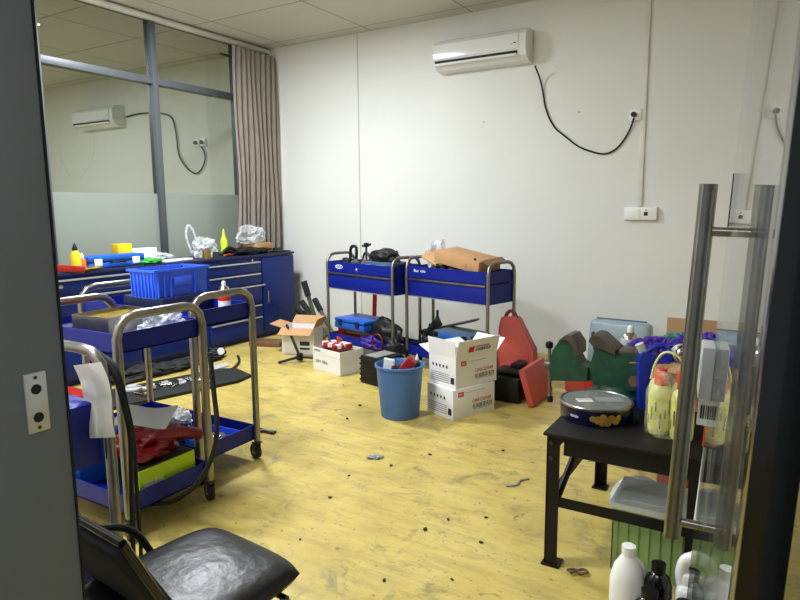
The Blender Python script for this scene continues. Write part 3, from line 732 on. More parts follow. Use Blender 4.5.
# ------------------------------------------------ on the cabinets
def on(px, py, dz=0): q = at_z(px, py, CT); q.z += dz; q.x = min(q.x, XCF-.03); q.x = max(q.x, XCB+.03); return q
t = thing('tool_case', 'long bright blue case with white latches on the left cabinet', 'case', (-4.93, 3.36, CT), R(0))
B().b2(-.09, .09, -.27, .27, .0, .05, .015).b2(-.09, .09, -.27, .27, .055, .105, .015).build('shell', 'case_blue', t)
B().b2(-.085, .085, -.265, .265, .045, .06).build('seam', 'dark_blue', t)
B().b2(.085, .098, -.22, -.15, .02, .08, .004).b2(.085, .098, .14, .21, .02, .08, .004).build('latch', 'white', t)
B().tube([(.09, -.07, .05), (.115, -.07, .05), (.115, .06, .05), (.09, .06, .05)], .008).build('handle', 'black', t)
def squeeze(name, label, loc, mat_b, mat_c, h=.16, r=.032):
    t = thing(name, label, 'bottle', loc)
    B().lathe([(0, 0), (r, 0), (r*1.02, .01), (r, h*.62), (r*.5, h*.78), (r*.42, h*.8), (0, h*.8)], n=22).build('body', mat_b, t)
    B().lathe([(r*.5, h*.78), (r*.5, h*.86), (r*.2, h*1.02), (0, h*1.1)], n=16).build('cap', mat_c, t)
    return t
squeeze('glue_bottle', 'yellow squeeze bottle with black nozzle on the left cabinet', (-4.84, 2.98, CT), 'yellow', 'black', .21, .042)
squeeze('glue_bottle', 'small orange bottle beside the yellow squeeze bottle', (-4.88, 3.06, CT), 'orange', 'white', .13, .03)
o = B().lump((0, 0, 0), (.12, .34, .03), .3, 3, 41).build('tool_roll', 'oil'); put(o, 'thin yellowish rag along the front edge of the left cabinet', 'rag', (-4.80, 3.0, CT), 0)
t = thing('carton', 'small white carton on the cabinet behind the bright blue crate', 'box', (-5.1, 3.78, CT)); B().b2(-.05, .05, -.10, .14, 0, .13, .003).build('carton', 'white_card', t)
t = thing('carton', 'small yellow carton left of the white carton on the cabinet', 'box', (-5.12, 3.60, CT)); B().b2(-.05, .05, -.07, .07, 0, .18, .003).build('carton', 'yellow', t); B().b2(.05, .051, -.06, .0, .02, .10).build('print', 'dark_red', t)
o = B().lump((0, 0, 0), (.16, .30, .05), .35, 3, 43).build('rag', 'green'); put(o, 'green cloth behind the crate on the cabinet', 'rag', (-4.88, 3.68, CT))
o = B().bag((0, 0, 0), (.16, .34, .08), 44).build('plastic_bag', 'bag', angle=12); put(o, 'flat clear plastic bag lying behind the green cloth', 'bag', (-5.05, 3.92, CT))
o = B().box((0, 0, .012), (.10, .34, .02), .004).build('white_strip', 'white'); put(o, 'white plastic strip lying beside the flat clear bag', 'strip', (-4.86, 3.98, CT), .1)
o = B().lump((0, 0, 0), (.16, .16, .06), .4, 3, 45).build('rag', 'lemon'); put(o, 'pale yellow rag behind the blue case end', 'rag', (-4.99, 3.64, CT))
# right cabinet top
t = thing('plastic_bag', 'clear plastic bag with upright handle on the tallest cabinet', 'bag', (-5.03, 4.42, CT))
B().bag((0, .06, 0), (.18, .28, .20), 46).build('bag_body', 'bag', t, angle=12)
B().tube([(0, -.10, .05), (0, -.17, .22), (0, -.14, .34), (0, -.08, .30), (0, -.03, .16), (0, .0, .10)], .014, smooth=2, flat=.5).build('bag_handle', 'bag', t)
squeeze('glue_bottle', 'neon yellow bottle standing on the tallest cabinet', (-5.02, 4.74, CT), 'neon', 'neon', .26, .035)
t = thing('metal_cup', 'dull steel cup at the left end of the tallest cabinet', 'cup', (-4.83, 4.33, CT))
B().lathe([(0, 0), (.04, 0), (.042, .09), (.038, .09), (.036, .006), (0, .006)]).build('cup', 'brass', t)
t = thing('metal_cup', 'small black lidded can beside the dull steel cup', 'can', (-4.83, 4.45, CT)); B().lathe([(0, 0), (.035, 0), (.035, .06), (0, .062)]).build('can', 'gun', t)
o = B().tube([(0, -.10, .02), (.01, -.02, .09), (0, .07, .08), (0, .15, .02), (0, .25, .015)], .018, smooth=2).build('hose_coil', 'black'); put(o, 'black hose piece curled in front of the neon bottle', 'hose', (-4.88, 4.66, CT))
o = B().tube([(0, -.06, .012), (.02, 0, .03), (.0, .06, .012)], .010, smooth=2).build('rubber_band', 'red'); put(o, 'short red rubber band on the tallest cabinet edge', 'rubber band', (-4.82, 4.60, CT))
o = B().lump((0, 0, 0), (.28, .62, .075), .3, 2.2, 47).build('tool_mat', 'black'); put(o, 'black folded rubber mat lying on the tallest cabinet', 'mat', (-4.93, 4.97, CT))
t = thing('cardboard_box', 'small brown cardboard box by the curtain on the tallest cabinet', 'box', (-5.0, 5.22, CT), .1)
B().b2(-.10, .10, -.14, .14, 0, .11, .003).build('carton', 'card', t)
o = B().bag((0, 0, 0), (.18, .36, .20), 48).build('plastic_bag', 'bag', angle=12); put(o, 'stuffed clear plastic bag resting on the small brown box', 'bag', (-5.01, 5.12, CT+.11), 0)
o = B().b2(-.12, .12, -.1, .12, 0, .012, .003).build('tool_tray', 'black'); put(o, 'thin black pad at the right end of the tallest cabinet', 'pad', (-4.92, 5.42, CT))
# red jack at far left
t = thing('red_press', 'red workshop jack stand with long arm at the left by the door post', 'jack', (-4.55, 2.48, 0))
B().b2(-.06, .06, -.06, .06, 0, 1.10, .005).build('column', 'red', t)
B().b2(-.10, .10, -.09, .09, 1.08, 1.12, .005).build('cap_plate', 'red', t)
B().box((.0, .20, .98), (.08, .34, .05), .006, rot=(R(-8), 0, 0)).build('arm', 'red', t)
B().tube([(0, -.1, .84), (0, .20, .84)], .014).build('bar', 'chrome', t)
B().b2(-.3, .3, -.2, .2, 0, .08, .01).build('base', 'red', t)
o = B().lump((0, 0, 0), (.1, .16, .08), .3, 3, 51).build('red_part', 'red'); put(o, 'bright red casting lying on the far end of the nearest trolley', 'part', (-2.85, 1.85, .822), 0)

# ------------------------------------------------ floor left
def disc(label, loc, r=.07, mm='light_grey'):
    t = thing('brake_disc', label, 'disc', loc, 0, 'metal discs on the black mat')
    B().lathe([(r*.3, 0), (r, 0), (r, .012), (r*.55, .014), (r*.5, .03), (r*.3, .03)], n=28).build('disc', mm, t)
    B().lathe([(0, 0), (r*.3, .0), (r*.3, .02), (0, .02)], n=18).build('hub', 'gun', t)
    return t
tm = tag(B().prism([(-.24, -.75), (.24, -.75), (.24, .42), (.16, .58), (-.12, .60), (-.22, .5)], 0, .025, 'z').build('rubber_mat', 'rubber'), 'long black mat with metal parts in front of the blue cabinets', 'mat')
q0 = at_z(126, 398, 0); q1 = at_z(222, 378, 0)
place(tm, ((q0.x+q1.x)/2, (q0.y+q1.y)/2, 0), math.atan2((q1-q0).y, (q1-q0).x)-PI/2)
fl_labels = ['largest bright metal disc at the left end of the black mat', 'second bright metal disc from the left on the black mat', 'bright metal disc in the middle of the black mat', 'small metal disc right of the middle on the black mat', 'right hand metal disc on the black mat']
for i, (px, py, r) in enumerate(((132, 389, .075), (151, 388, .065), (165, 385, .05), (180, 383, .05), (196, 380, .05))):
    q = at_z(px, py, .026); disc(fl_labels[i], (q.x, q.y, .026), r)
base = B().tube([(-.06, 0, .01), (.06, 0, .01)], .012).lathe([(0, -.02), (.02, -.018), (.02, .018), (0, .02)], (.06, 0, .02)).build('socket_wrench', 'chrome')
tag(base, 'bright metal fitting on the black mat', 'tool', 'fittings on the black mat'); base.location = (*at_z(140, 395, .026)[:2], .026)
for i in range(9):
    q = at_z(rnd.uniform(135, 212), 0, .0) if 0 else at_z(142+i*8, 391-i*1.5+rnd.uniform(-3, 3), .026)
    c = base.copy(); col.objects.link(c); c.location = (q.x, q.y, .026); c.rotation_euler = (0, 0, rnd.uniform(0, 3))
for i, (px, py, d, lb) in enumerate(((140, 378, (.22, .5, .10), 'black cable heap nearest the door post at the foot of the cabinets'), (172, 371, (.2, .45, .09), 'black cable heap in the middle at the foot of the cabinets'), (203, 362, (.2, .4, .08), 'black cable heap at the left foot of the tallest cabinet'))):
    o = B().bag((0, 0, 0), d, 90+i).build('cable_heap', 'rubber', angle=60); q = at_z(px, py, 0); put(o, lb, 'cables', (q.x, q.y, 0), 0, 'black cable heaps under the cabinet fronts')
t = thing('air_tool', 'black air tool lying on the floor before the tallest cabinet', 'tool', (*at_z(215, 357, 0)[:2], 0), .6)
B().lump((0, 0, 0), (.2, .14, .10), .25, 3, 61).build('body', 'black', t); B().lathe([(0, 0), (.035, 0), (.035, .02), (0, .02)], (.07, -.04, .06), rot=(R(60), 0, 0)).build('dial', 'light_grey', t)
o = B().tube([at_z(206, 373, .012), at_z(222, 374, .012), at_z(233, 369, .012), at_z(240, 362, .012), at_z(238, 356, .012)], .012, smooth=2).build('hose', 'black'); tag(o, 'black hose end curving over the yellow floor near the cabinets', 'hose')
o = B().prism([(-.07, -.18), (.06, -.2), (.05, .14), (-.06, .2)], 0, .012, 'z').build('floor_strip', 'light_grey'); put(o, 'pale flat strip on the floor beside the hose end', 'strip', (*at_z(214, 369, 0)[:2], 0), 0)
t = thing('brown_plank', 'brown board lying on the floor beside the cardboard box', 'board', (*at_z(268, 345, 0)[:2], 0), R(18)); B().b2(-.17, .17, -.09, .09, 0, .05, .004).build('board', 'brown', t)
t = thing('pliers', 'old grey pliers lying on the floor right of the trolley wheel', 'pliers', (*at_z(268, 433, 0)[:2], 0), R(10))
B().tube([(-.09, -.02, .01), (-.02, .0, .012), (.05, .015, .01)], .009, smooth=1).tube([(-.09, .03, .01), (-.02, .0, .012), (.05, -.012, .01)], .009, smooth=1).build('arm', 'gun', t)
o = B().lump((0, 0, 0), (.09, .05, .015), .5, 3, 62).build('debris', 'grey'); put(o, 'flattened grey scrap in the middle of the yellow floor', 'scrap', (*at_z(375, 458, 0)[:2], 0), .6)
o = B().tube([(-.04, -.06, .004), (.01, -.02, .004), (-.01, .03, .004), (.03, .08, .004)], .006, smooth=2, n=6).build('debris', 'grey'); put(o, 'curled grey shaving on the yellow floor left of the table leg', 'scrap', (*at_z(518, 484, 0)[:2], 0), 0)
dm = B().lump((0, 0, 0), (.03, .02, .012), .4, 3, 63, sub=2).build('pebble', 'text_dark'); tag(dm, 'tiny dark crumb on the open yellow floor', 'crumb', 'crumbs on the yellow floor'); dm.location = (*at_z(360, 406, 0)[:2], 0)
for px, py in ((503, 451), (486, 518), (481, 543), (448, 520), (452, 580), (384, 581), (349, 476), (347, 419), (391, 466), (430, 455), (425, 530), (300, 540), (330, 498)):
    c = dm.copy(); col.objects.link(c); c.location = (*at_z(px, py, 0)[:2], 0); c.rotation_euler = (0, 0, rnd.uniform(0, 3)); s = rnd.uniform(.35, .9); c.scale = (s, s, s)
o = B().tube([(0, 0, .01), (.03, .02, .012), (.05, -.01, .01), (.08, .02, .012), (.05, .04, .01), (.02, -.02, .012)], .005, smooth=2).build('wire_scrap', 'brown'); put(o, 'twisted brown wire scrap by the foot of the table leg', 'wire', (*at_z(567, 572, 0)[:2], 0), 0)

# ------------------------------------------------ floor middle
def carton(name, label, loc, rz, w, d, h, mm, flaps=None, inside='dark_slot', t_=.004, top=True):
    t = thing(name, label, 'box', loc, rz)
    if flaps is None:
        B().b2(-w/2, w/2, -d/2, d/2, 0, h, .002).build('carton', mm, t)
    else:
        B().tray(-w/2, w/2, -d/2, d/2, 0, h, t_).build('carton', mm, t)
        for side, ln, ang in flaps:
            hb = B()
            if side in 'fb':
                s = -1 if side == 'f' else 1
                hb.T = Matrix.Translation((0, s*(d/2-t_/2), h)) @ Matrix.Rotation(-s*R(ang), 4, 'X')
                hb.b2(-w/2, w/2, -t_/2, t_/2, 0, ln)
            else:
                s = -1 if side == 'l' else 1
                hb.T = Matrix.Translation((s*(w/2-t_/2), 0, h)) @ Matrix.Rotation(s*R(ang), 4, 'Y')
                hb.b2(-t_/2, t_/2, -d/2, d/2, 0, ln)
            hb.build('flap', mm, t)
    return t
bx = carton('cardboard_box', 'open white and brown cardboard box with spread flaps by the black tripod', (-3.97, 4.72, 0), R(18), .33, .26, .26, 'white_card', [('f', .12, 115), ('b', .13, 60), ('l', .13, 75), ('r', .10, 25)])
for ch in [x for x in bpy.data.objects if x.parent == bx and x.name.startswith('flap')]: ch.data.materials[0] = M['card']
B().b2(.02, .12, -.132, -.130, .09, .13).b2(.02, .12, -.132, -.130, .05, .07).build('printed_mark', 'text_dark', bx)
t = thing('tripod', 'black folded tripod lying across the floor in front of the cardboard box', 'tripod', (*at_z(300, 362, 0)[:2], 0))
for a, b in (((.0, 0, .05), (-.34, .22, .28)), ((.0, 0, .05), (.26, .12, .03)), ((.0, 0, .05), (-.12, -.16, .015))):
    B().tube([a, b], .013).build('leg', 'black', t)
B().lathe([(0, 0), (.03, .0), (.03, .06), (0, .07)], (0, 0, .02)).build('hub', 'black', t)
rod0 = None
rods = [((309, 352), (304, 282), .78), ((314, 350), (302, 302), .62), ((318, 350), (297, 309), .55), ((312, 352), (306, 312), .5), ((321, 348), (315, 300), .60)]
rl = ['longest dark tube leaning in the bundle by the left trolley', 'second longest dark tube of the leaning bundle', 'dark tube leaning furthest to the left in the bundle', 'short dark tube at the front of the bundle', 'dark tube of the bundle closest to the trolley post']
for i, (b_, tp, zt) in enumerate(rods):
    base_ = at_z(b_[0]+12, b_[1]-14, .02); q = at_y(tp[0], tp[1], base_.y-.05+.04*i)
    t = tag(B().cyl(base_, q, .027 if i < 3 else .022, .020, n=14).build('leaning_tube', 'olive' if i != 1 else 'gun'), rl[i], 'tube', 'dark tubes leaning beside the left trolley')
    d = (q-base_).normalized()
    B().cyl(q-d*.16, q+d*.01, .033, n=14).build('grip', 'rubber', t)
wb_ = carton('cardboard_box', 'white open box of red packages on the floor below the left trolley', (-3.235, 4.31, 0), R(-14), .37, .26, .205, 'white_card', [('f', .05, 178)])
lettering('printed_text', '220V~50Hz', .035, 'text_dark', wb_, (-.15, -.1315, .075), (R(90), 0, 0))
B().b2(-.17, -.08, -.1312, -.13, .165, .19).build('printed_mark', 'grey', wb_)
pk = B().b2(-.05, .05, -.03, .03, 0, .04, .006).build('package', 'red'); tag(pk, 'small red package in the white open box', 'package', 'packages in the white open box')
place(pk, (-3.30, 4.30, .195), .3)
B().b2(-.02, .02, -.031, .031, .01, .0415).build('label', 'white', pk)
for x, y, a in ((-3.20, 4.27, 1.0), (-3.15, 4.33, -.4), (-3.33, 4.38, .9), (-3.22, 4.37, .1), (-3.38, 4.33, -.6)):
    copy_tree(pk, loc=(x, y, .195+rnd.uniform(0, .02)), rz=a)
# dark filler under packages
o = B().b2(-.17, .17, -.12, .12, 0, .17).build('packing', 'dark_red'); put(o, 'dark packing filling the white open box under the red packages', 'packing', (-3.235, 4.31, .006), R(-14), kind=None) if 0 else put(o, 'dark packing filling the white open box under the red packages', 'packing', (-3.235, 4.31, .006), R(-14))
# black crates
t = thing('black_case', 'black slatted plastic case standing left of the blue bucket', 'case', (-2.70, 4.17, 0), R(-14))
b = B().b2(-.115, .115, -.12, .14, 0, .225, .006)
for k_ in range(5): b.b2(-.12, .12, -.126, .145, .02+k_*.043, .038+k_*.043, .003)
b.build('shell', 'black', t)
B().b2(-.08, .06, -.1, .12, .225, .232, .002).build('lid_label', 'grey', t)
o = B().lump((0, 0, 0), (.26, .16, .28), .3, 2.5, 71).build('tool_bag', 'black'); put(o, 'black bag with dangling straps behind the black slatted case', 'bag', (-2.73, 4.45, 0), A)
for dx in (-.06, .05):
    pass
# blue bucket
bq = at_z(401, 416, 0)
t = thing('trash_bucket', 'round blue plastic bucket used for rubbish on the yellow floor', 'bucket', (-2.14, 3.54, 0))
B().lathe([(0, .0), (.125, 0), (.130, .01), (.158, .34), (.168, .345), (.170, .36), (.160, .362), (.152, .35), (.122, .012), (0, .012)], n=48).build('pail', 'bin_blue', t)
def in_bin(n, mm, label, pos, dims, rot, cat):
    o = B().box((0, 0, 0), dims, .006).build(n, mm); put(o, label, cat, (-2.14+pos[0], 3.54+pos[1], pos[2]), rot[2], rx=rot[0], ry=rot[1]); return o
in_bin('paper_box', 'paper', 'white paper packet sticking out of the blue bucket', (-.07, -.03, .33), (.075, .02, .13), (.1, .15, .3), 'packet')
o = in_bin('red_can', 'red', 'crushed red can in the blue bucket', (.05, .0, .34), (.07, .055, .15), (.2, .65, .5), 'can'); 
o = B().lump((0, 0, 0), (.24, .24, .22), .3, 3, 72).build('rubbish_bag', 'black'); put(o, 'black rubbish heap filling the blue bucket', 'rubbish', (-2.14, 3.54, .12))
squeeze('small_bottle', 'small white capped bottle at the right rim of the blue bucket', (-2.05, 3.62, .27), 'vise_green', 'white', .14, .022)

# stacked white cartons
def print_carton(t, w, d, h, z0=0):
    y = -d/2-.0006
    B().b2(-w/2+.045, -w/2+.095, y-.0005, y, z0+h-.055, z0+h-.022).build('logo_patch', 'text_red', t)
    lettering('logo_text', 'MC', .022, 'white', t, (-w/2+.052, y-.0008, z0+h-.047), (R(90), 0, 0))
    lettering('printed_text', 'CARB CLEANER', .034, 'text_red', t, (-w/2+.175, y, z0+.092), (R(90), 0, 0), sx=.74)
    lettering('printed_text', '化油器清洗剂', .036, 'text_dark', t, (-w/2+.175, y, z0+.052), (R(90), 0, 0), sx=.86)
    B().b2(-w/2+.185, w/2-.02, y-.0005, y, z0+.042, z0+.045).b2(-w/2+.11, w/2-.10, y-.0005, y, z0+h-.034, z0+h-.031).build('printed_rule', 'grey', t)
    s = B()
    x = -w/2-.0006
    for k_ in range(5):
        s.b2(x-.0004, x, d/2-.05-k_*.035, d/2-.035-k_*.035, z0+h*.62, z0+h*.62+.02)
    for k_ in range(5): s.b2(x-.0004, x, -d/2+.06, d/2-.02, z0+.03+k_*.014, z0+.033+k_*.014)
    s.b2(x-.0004, x, -d/2+.015, -d/2+.05, z0+.03, z0+.075)
    s.build('side_print', 'text_dark', t)
# derive footprint from the three visible bottom corners
lb0 = at_z(427, 411, 0); lb1 = at_z(453, 421, 0); lb2 = at_z(498, 409, 0)
CW = .385; CD = .27; CHT = .205; Ac = math.atan2((lb2-lb1).y, (lb2-lb1).x)*.5 + .5*(math.atan2((lb0-lb1).y, (lb0-lb1).x)-PI/2)
cc = Vector((math.cos(Ac)*CW/2-math.sin(Ac)*CD/2, math.sin(Ac)*CW/2+math.cos(Ac)*CD/2, 0)) + lb1
low = carton('carton', 'closed white carton printed with red and black lettering, bottom of the stack', cc, Ac, CW, CD, CHT, 'white_card')
print_carton(low, CW, CD, CHT)
up = carton('carton', 'open white carton with raised flaps on top of the stacked cartons', cc+Vector((.0, .03, CHT)), Ac+R(1), CW, CD, CHT, 'white_card', [('f', .125, 14), ('l', .12, 6), ('r', .12, 45), ('b', .12, 70)])
print_carton(up, CW, CD, CHT)
fy = -CD/2-.022
g = B(); g.T = Matrix.Translation((0, -CD/2, CHT)) @ Matrix.Rotation(R(14), 4, 'X'); g.b2(-.09, -.04, -.0035, -.0024, .035, .075); g.build('logo_patch', 'text_red', up)
lt = lettering('printed_text', '化油器清洗剂', .024, 'text_dark', up, (-.03, -CD/2-.0145, CHT+.038), (R(104), 0, 0))
lt = lettering('printed_text', 'CARB CLEANER', .018, 'text_red', up, (-.03, -CD/2-.0205, CHT+.062), (R(104), 0, 0))
o = B().b2(-.16, .16, -.11, .11, 0, .14).build('packing', 'dark_red'); put(o, 'dark red packs inside the open white carton', 'packing', up.location+Vector((0, 0, .006)), Ac+R(1))

# red cases by the wall
t = thing('tool_case', 'large faded red case leaning beside the trolley behind the cartons', 'case', (-1.72, 4.64, .0), R(-3)); t.scale = (1.12, 1, 1)
t.rotation_euler = (R(-7), 0, R(-3))
B().prism([(-.14, .0), (.03, .0), (.13, .20), (.12, .30), (-.01, .53), (-.03, .545), (-.13, .53), (-.145, .45)], -.05, .05, 'y').build('shell', 'case_red', t)
B().tube([(-.12, 0, .52), (-.10, 0, .575), (-.06, 0, .585), (-.03, 0, .53)], .014, smooth=1).build('handle', 'dark_red', t)
B().prism([(-.12, .05), (.02, .05), (.10, .21), (.09, .29), (-.03, .48), (-.12, .47)], -.055, -.05, 'y').build('front_panel', 'case_red', t)
t = thing('drill_case', 'open black case with red lid lying on the floor right of the cartons', 'case', (-1.60, 4.34, 0), R(0))
B().b2(-.16, .08, -.19, .18, 0, .18, .015).build('base_shell', 'black', t)
B().b2(-.14, .06, -.12, .05, .18, .22, .02).b2(-.05, .03, -.03, .14, .19, .25, .012).build('drill', 'black', t)
B().box((.145, .0, .135), (.05, .44, .27), .012, rot=(0, R(-17), 0)).build('red_lid', 'case_red', t)
t = thing('tool_case', 'upright dark red case behind the green vise', 'case', (-1.25, 4.72, 0), R(15)); B().b2(-.10, .10, -.05, .05, 0, .16, .015).build('shell', 'case_red', t)
B().tube([(-.05, 0, .155), (-.05, 0, .18), (.05, 0, .18), (.05, 0, .155)], .008).build('handle', 'black', t)
t = thing('floor_jack', 'small dark red bottle jack beside the upright red case', 'jack', (-1.10, 4.5, 0)); B().lathe([(0, 0), (.07, 0), (.07, .03), (.045, .04), (.045, .18), (.02, .19), (.02, .24), (0, .24)]).build('body', 'red', t)

# ================================================================ WORK TABLE
TT = .545
t = thing('work_table', 'black steel work table carrying the green vise and cookie tin', 'table', (-.43, 2.72, 0))
TX0, TX1, TY0, TY1 = -.295, .30, -.462, .40
B().b2(TX0, TX1, TY0, TY1, TT-.012, TT, .002).build('tabletop', 'table_black', t)
B().b2(TX0+.075, TX1-.03, TY0+.02, TY0+.035, TT-.085, TT-.012).b2(TX0+.075, TX1-.03, TY1-.035, TY1-.02, TT-.085, TT-.012).b2(TX0+.02, TX0+.035, TY0+.075, TY1-.06, TT-.085, TT-.012).b2(TX1-.035, TX1-.02, TY0+.075, TY1-.06, TT-.085, TT-.012).build('apron', 'table_black', t)
def leg(sx, sy, wd=.05):
    x0 = TX0+.012 if sx < 0 else TX1-.012; y0 = TY0+.012 if sy < 0 else TY1-.012
    b = B()
    b.b2(x0, x0-sx*wd, y0, y0-sy*.005, .006, TT-.012); b.b2(x0, x0-sx*.005, y0, y0-sy*wd, .006, TT-.012)
    b.b2(x0+sx*.01, x0-sx*(wd+.01), y0+sy*.01, y0-sy*.06, 0, .008)
    return b.build('leg', 'table_black', t)
for sx in (-1, 1):
    for sy in (-1, 1):
        lo_ = leg(sx, sy, .05 if sx < 0 else .07)
st_ = B().b2(TX0+.03, TX1-.03, TY0+.014, TY0+.020, .25, .29).build('stretcher', 'table_black', t)
B().b2(TX0+.014, TX0+.020, TY0+.03, TY1-.03, .25, .29).build('stretcher', 'table_black', t)
br = B(); br.tube([(TX0+.05, TY0+.03, .27), (TX0+.05, TY1-.25, TT-.03)], .014, n=6); br.build('diagonal_brace', 'table_black', t)
bo = B()
for z in (TT-.04, TT-.10): bo.cyl((TX0+.03, TY0+.004, z), (TX0+.03, TY0+.014, z), .008, n=8)
bo.build('bolt', 'gun', t)

# bench vise
v = thing('bench_vise', 'heavy green bench vise with dark steel jaws on the black table', 'vise', (-.60, 2.86, TT), R(-3)); v.scale = (1.03, 1, 1.1)
B().lathe([(0, 0), (.10, 0), (.10, .015), (.085, .03), (.075, .055), (0, .06)], (.02, 0, 0), n=28).b2(-.11, .15, -.03, .03, 0, .02, .005).build('base', 'vise_green', v)
body = [(-.07, .05), (.12, .05), (.155, .08), (.16, .165), (.165, .19), (.06, .20), (.03, .185), (-.02, .215), (-.06, .245), (-.085, .245), (-.075, .19), (-.09, .12)]
B().prism(body, -.055, .055, 'y').build('fixed_body', 'vise_green', v)
B().b2(.03, .17, -.055, .055, .192, .212, .006).build('anvil', 'vise_steel', v)
fj = [(-.095, .235), (-.08, .262), (-.05, .258), (.02, .205), (.02, .19), (-.03, .205), (-.075, .215)]
B().prism(fj, -.07, .07, 'y').build('fixed_jaw', 'vise_steel', v)
mj = [(-.27, .04), (-.10, .06), (-.10, .12), (-.135, .13), (-.155, .16), (-.15, .19), (-.165, .22), (-.20, .235), (-.235, .215), (-.262, .175), (-.275, .12)]
B().prism(mj, -.05, .05, 'y').build('sliding_jaw', 'vise_green', v)
mjs = [(-.235, .218), (-.20, .248), (-.175, .248), (-.145, .21), (-.143, .165), (-.158, .165), (-.165, .205), (-.195, .228)]
B().prism(mjs, -.065, .065, 'y').build('jaw_plate', 'vise_steel', v)
B().b2(-.24, .0, -.035, .035, .06, .12, .006).build('slide', 'vise_green', v)
B().cyl((-.31, 0, .095), (-.22, 0, .095), .024).build('screw', 'vise_steel', v)
hd = B().tube([(-.295, 0, .18), (-.287, 0, -.05)], .008).build('handle_bar', 'steel', v)
B().lathe([(0, -.018), (.016, -.012), (.018, 0), (.016, .012), (0, .018)], (-.296, 0, .185)).lathe([(0, -.018), (.014, -.012), (.016, 0), (.014, .012), (0, .018)], (-.287, 0, -.055)).build('handle_knob', 'black', v)
B().cyl((.10, -.062, .09), (.10, -.052, .09), .022).build('lock_bolt', 'brown', v)

# cookie tin
tn = thing('cookie_tin', 'round dark blue tin with clear window lid on the black table', 'tin', (-.598, 2.545, TT))
B().lathe([(0, 0), (.140, 0), (.142, .004), (.142, .062), (.140, .062), (.138, .006), (0, .006)], n=56).build('tin_body', 'tin_blue', tn)
B().lathe([(.138, .062), (.1445, .062), (.1455, .070), (.143, .073), (.137, .073), (.135, .070), (.138, .068)], n=56).build('lid_rim', 'steel', tn)
B().lathe([(0, .068), (.134, .068), (.134, .070), (0, .070)], n=56).build('lid_window', 'clear', tn)
B().box((-.04, -.03, .0712), (.062, .045, .001), rot=(0, 0, .55)).build('price_label', 'white', tn)
pb = B()
for k_ in range(7): pb.box((-.04-.024+k_*.008, -.03-.0024+k_*.0042, .0719), (.003, .032, .0006), rot=(0, 0, .55))
pb.build('barcode', 'text_dark', tn)
B().box((.045, .03, .0708), (.11, .06, .0008), rot=(0, 0, .5)).build('lid_print', 'grey', tn)
bi = B()
for i, (a, z, r) in enumerate(((-78, .030, .016), (-70, .040, .015), (-64, .024, .017), (-57, .036, .016), (-50, .026, .014), (-72, .020, .013), (-86, .034, .012), (-46, .038, .012))):
    an = R(a+5); c_ = Vector((math.cos(an), math.sin(an), 0))
    bi.cyl(c_*.1415+Vector((0, 0, z)), c_*.1445+Vector((0, 0, z)), r, n=18)
bi.build('biscuit_picture', 'gold', tn)
bl = B(); 
for k_ in range(5):
    an = R(-118+k_*3.2); c_ = Vector((math.cos(an), math.sin(an), 0)); bl.cyl(c_*.1415+Vector((0, 0, .032)), c_*.1432+Vector((0, 0, .032)), .004+.002*(k_ % 2), n=8)
bl.build('brand_text', 'light_grey', tn)
t = thing('plastic_stopper', 'small black plastic stopper between the cookie tin and wrapped bottles', 'stopper', (-.446, 2.545, TT)); B().lathe([(0, 0), (.016, 0), (.02, .02), (.014, .035), (0, .04)]).build('knob', 'black', t)

# shrink wrapped bottles
def oilbottle(label, loc, h=.225, r=.040, first=None):
    if first: return copy_tree(first, label, loc)
    t = thing('oil_bottle', label, 'bottle', loc, 0, 'yellow labelled bottles in clear wrap')
    B().lathe([(0, 0), (r*.92, 0), (r, .006), (r, h*.70), (r*.90, h*.78), (r*.48, h*.86), (r*.40, h*.88), (0, h*.88)], n=26).build('body', 'lemon', t)
    B().lathe([(r*1.01, h*.08), (r*1.015, h*.08), (r*1.015, h*.66), (r*1.01, h*.66)], n=26).build('label_band', 'lemon_label', t)
    B().lathe([(0, h*.84), (r*.62, h*.84), (r*.62, h*1.0), (r*.55, h*1.02), (0, h*1.02)], n=20).build('cap', 'bright_red', t)
    pr = B()
    for k_ in range(6):
        an = R(-150+k_*24); c_ = Vector((math.cos(an), math.sin(an), 0)); pr.box(c_*(r*1.02)+Vector((0, 0, h*(.25+.12*(k_ % 3)))), (.001, .005, .035+.02*(k_ % 2)), rot=(0, 0, an))
    pr.build('label_print', 'text_dark', t)
    return t
ob = oilbottle('yellow labelled bottle with red cap at the front left of the wrapped pack', (-.345, 2.475, TT))
for (x, y, lb) in ((-.262, 2.445, 'yellow labelled bottle with red cap at the front right of the wrapped pack'), (-.36, 2.562, 'yellow labelled bottle with red cap at the back left of the wrapped pack'), (-.275, 2.535, 'yellow labelled bottle with red cap at the back right of the wrapped pack')):
    oilbottle(lb, (x, y, TT), first=ob)
def wrapfn(u, v):
    a = u*2*PI; k_ = .088*(1-.35*max(0, v-.6)/.4)*(1+.05*noise.noise(Vector((math.cos(a)*2, math.sin(a)*2, v*4))))
    return Vector((-.313+k_*math.cos(a)*1.0, 2.50+k_*math.sin(a)*1.1, TT+.003+.245*v))
o = B().grid(wrapfn, 36, 14).build('shrink_wrap', 'wrap', angle=80); tag(o, 'clear shrink wrap around the four yellow bottles', 'wrap')
t = B().tube([(-.385, 2.50, TT+.20), (-.372, 2.50, TT+.27), (-.34, 2.50, TT+.315), (-.29, 2.50, TT+.30), (-.25, 2.50, TT+.23)], .009, smooth=2, flat=.5).build('carry_handle', 'lemon'); tag(t, 'pale plastic carrying strap arching above the wrapped bottles', 'strap')

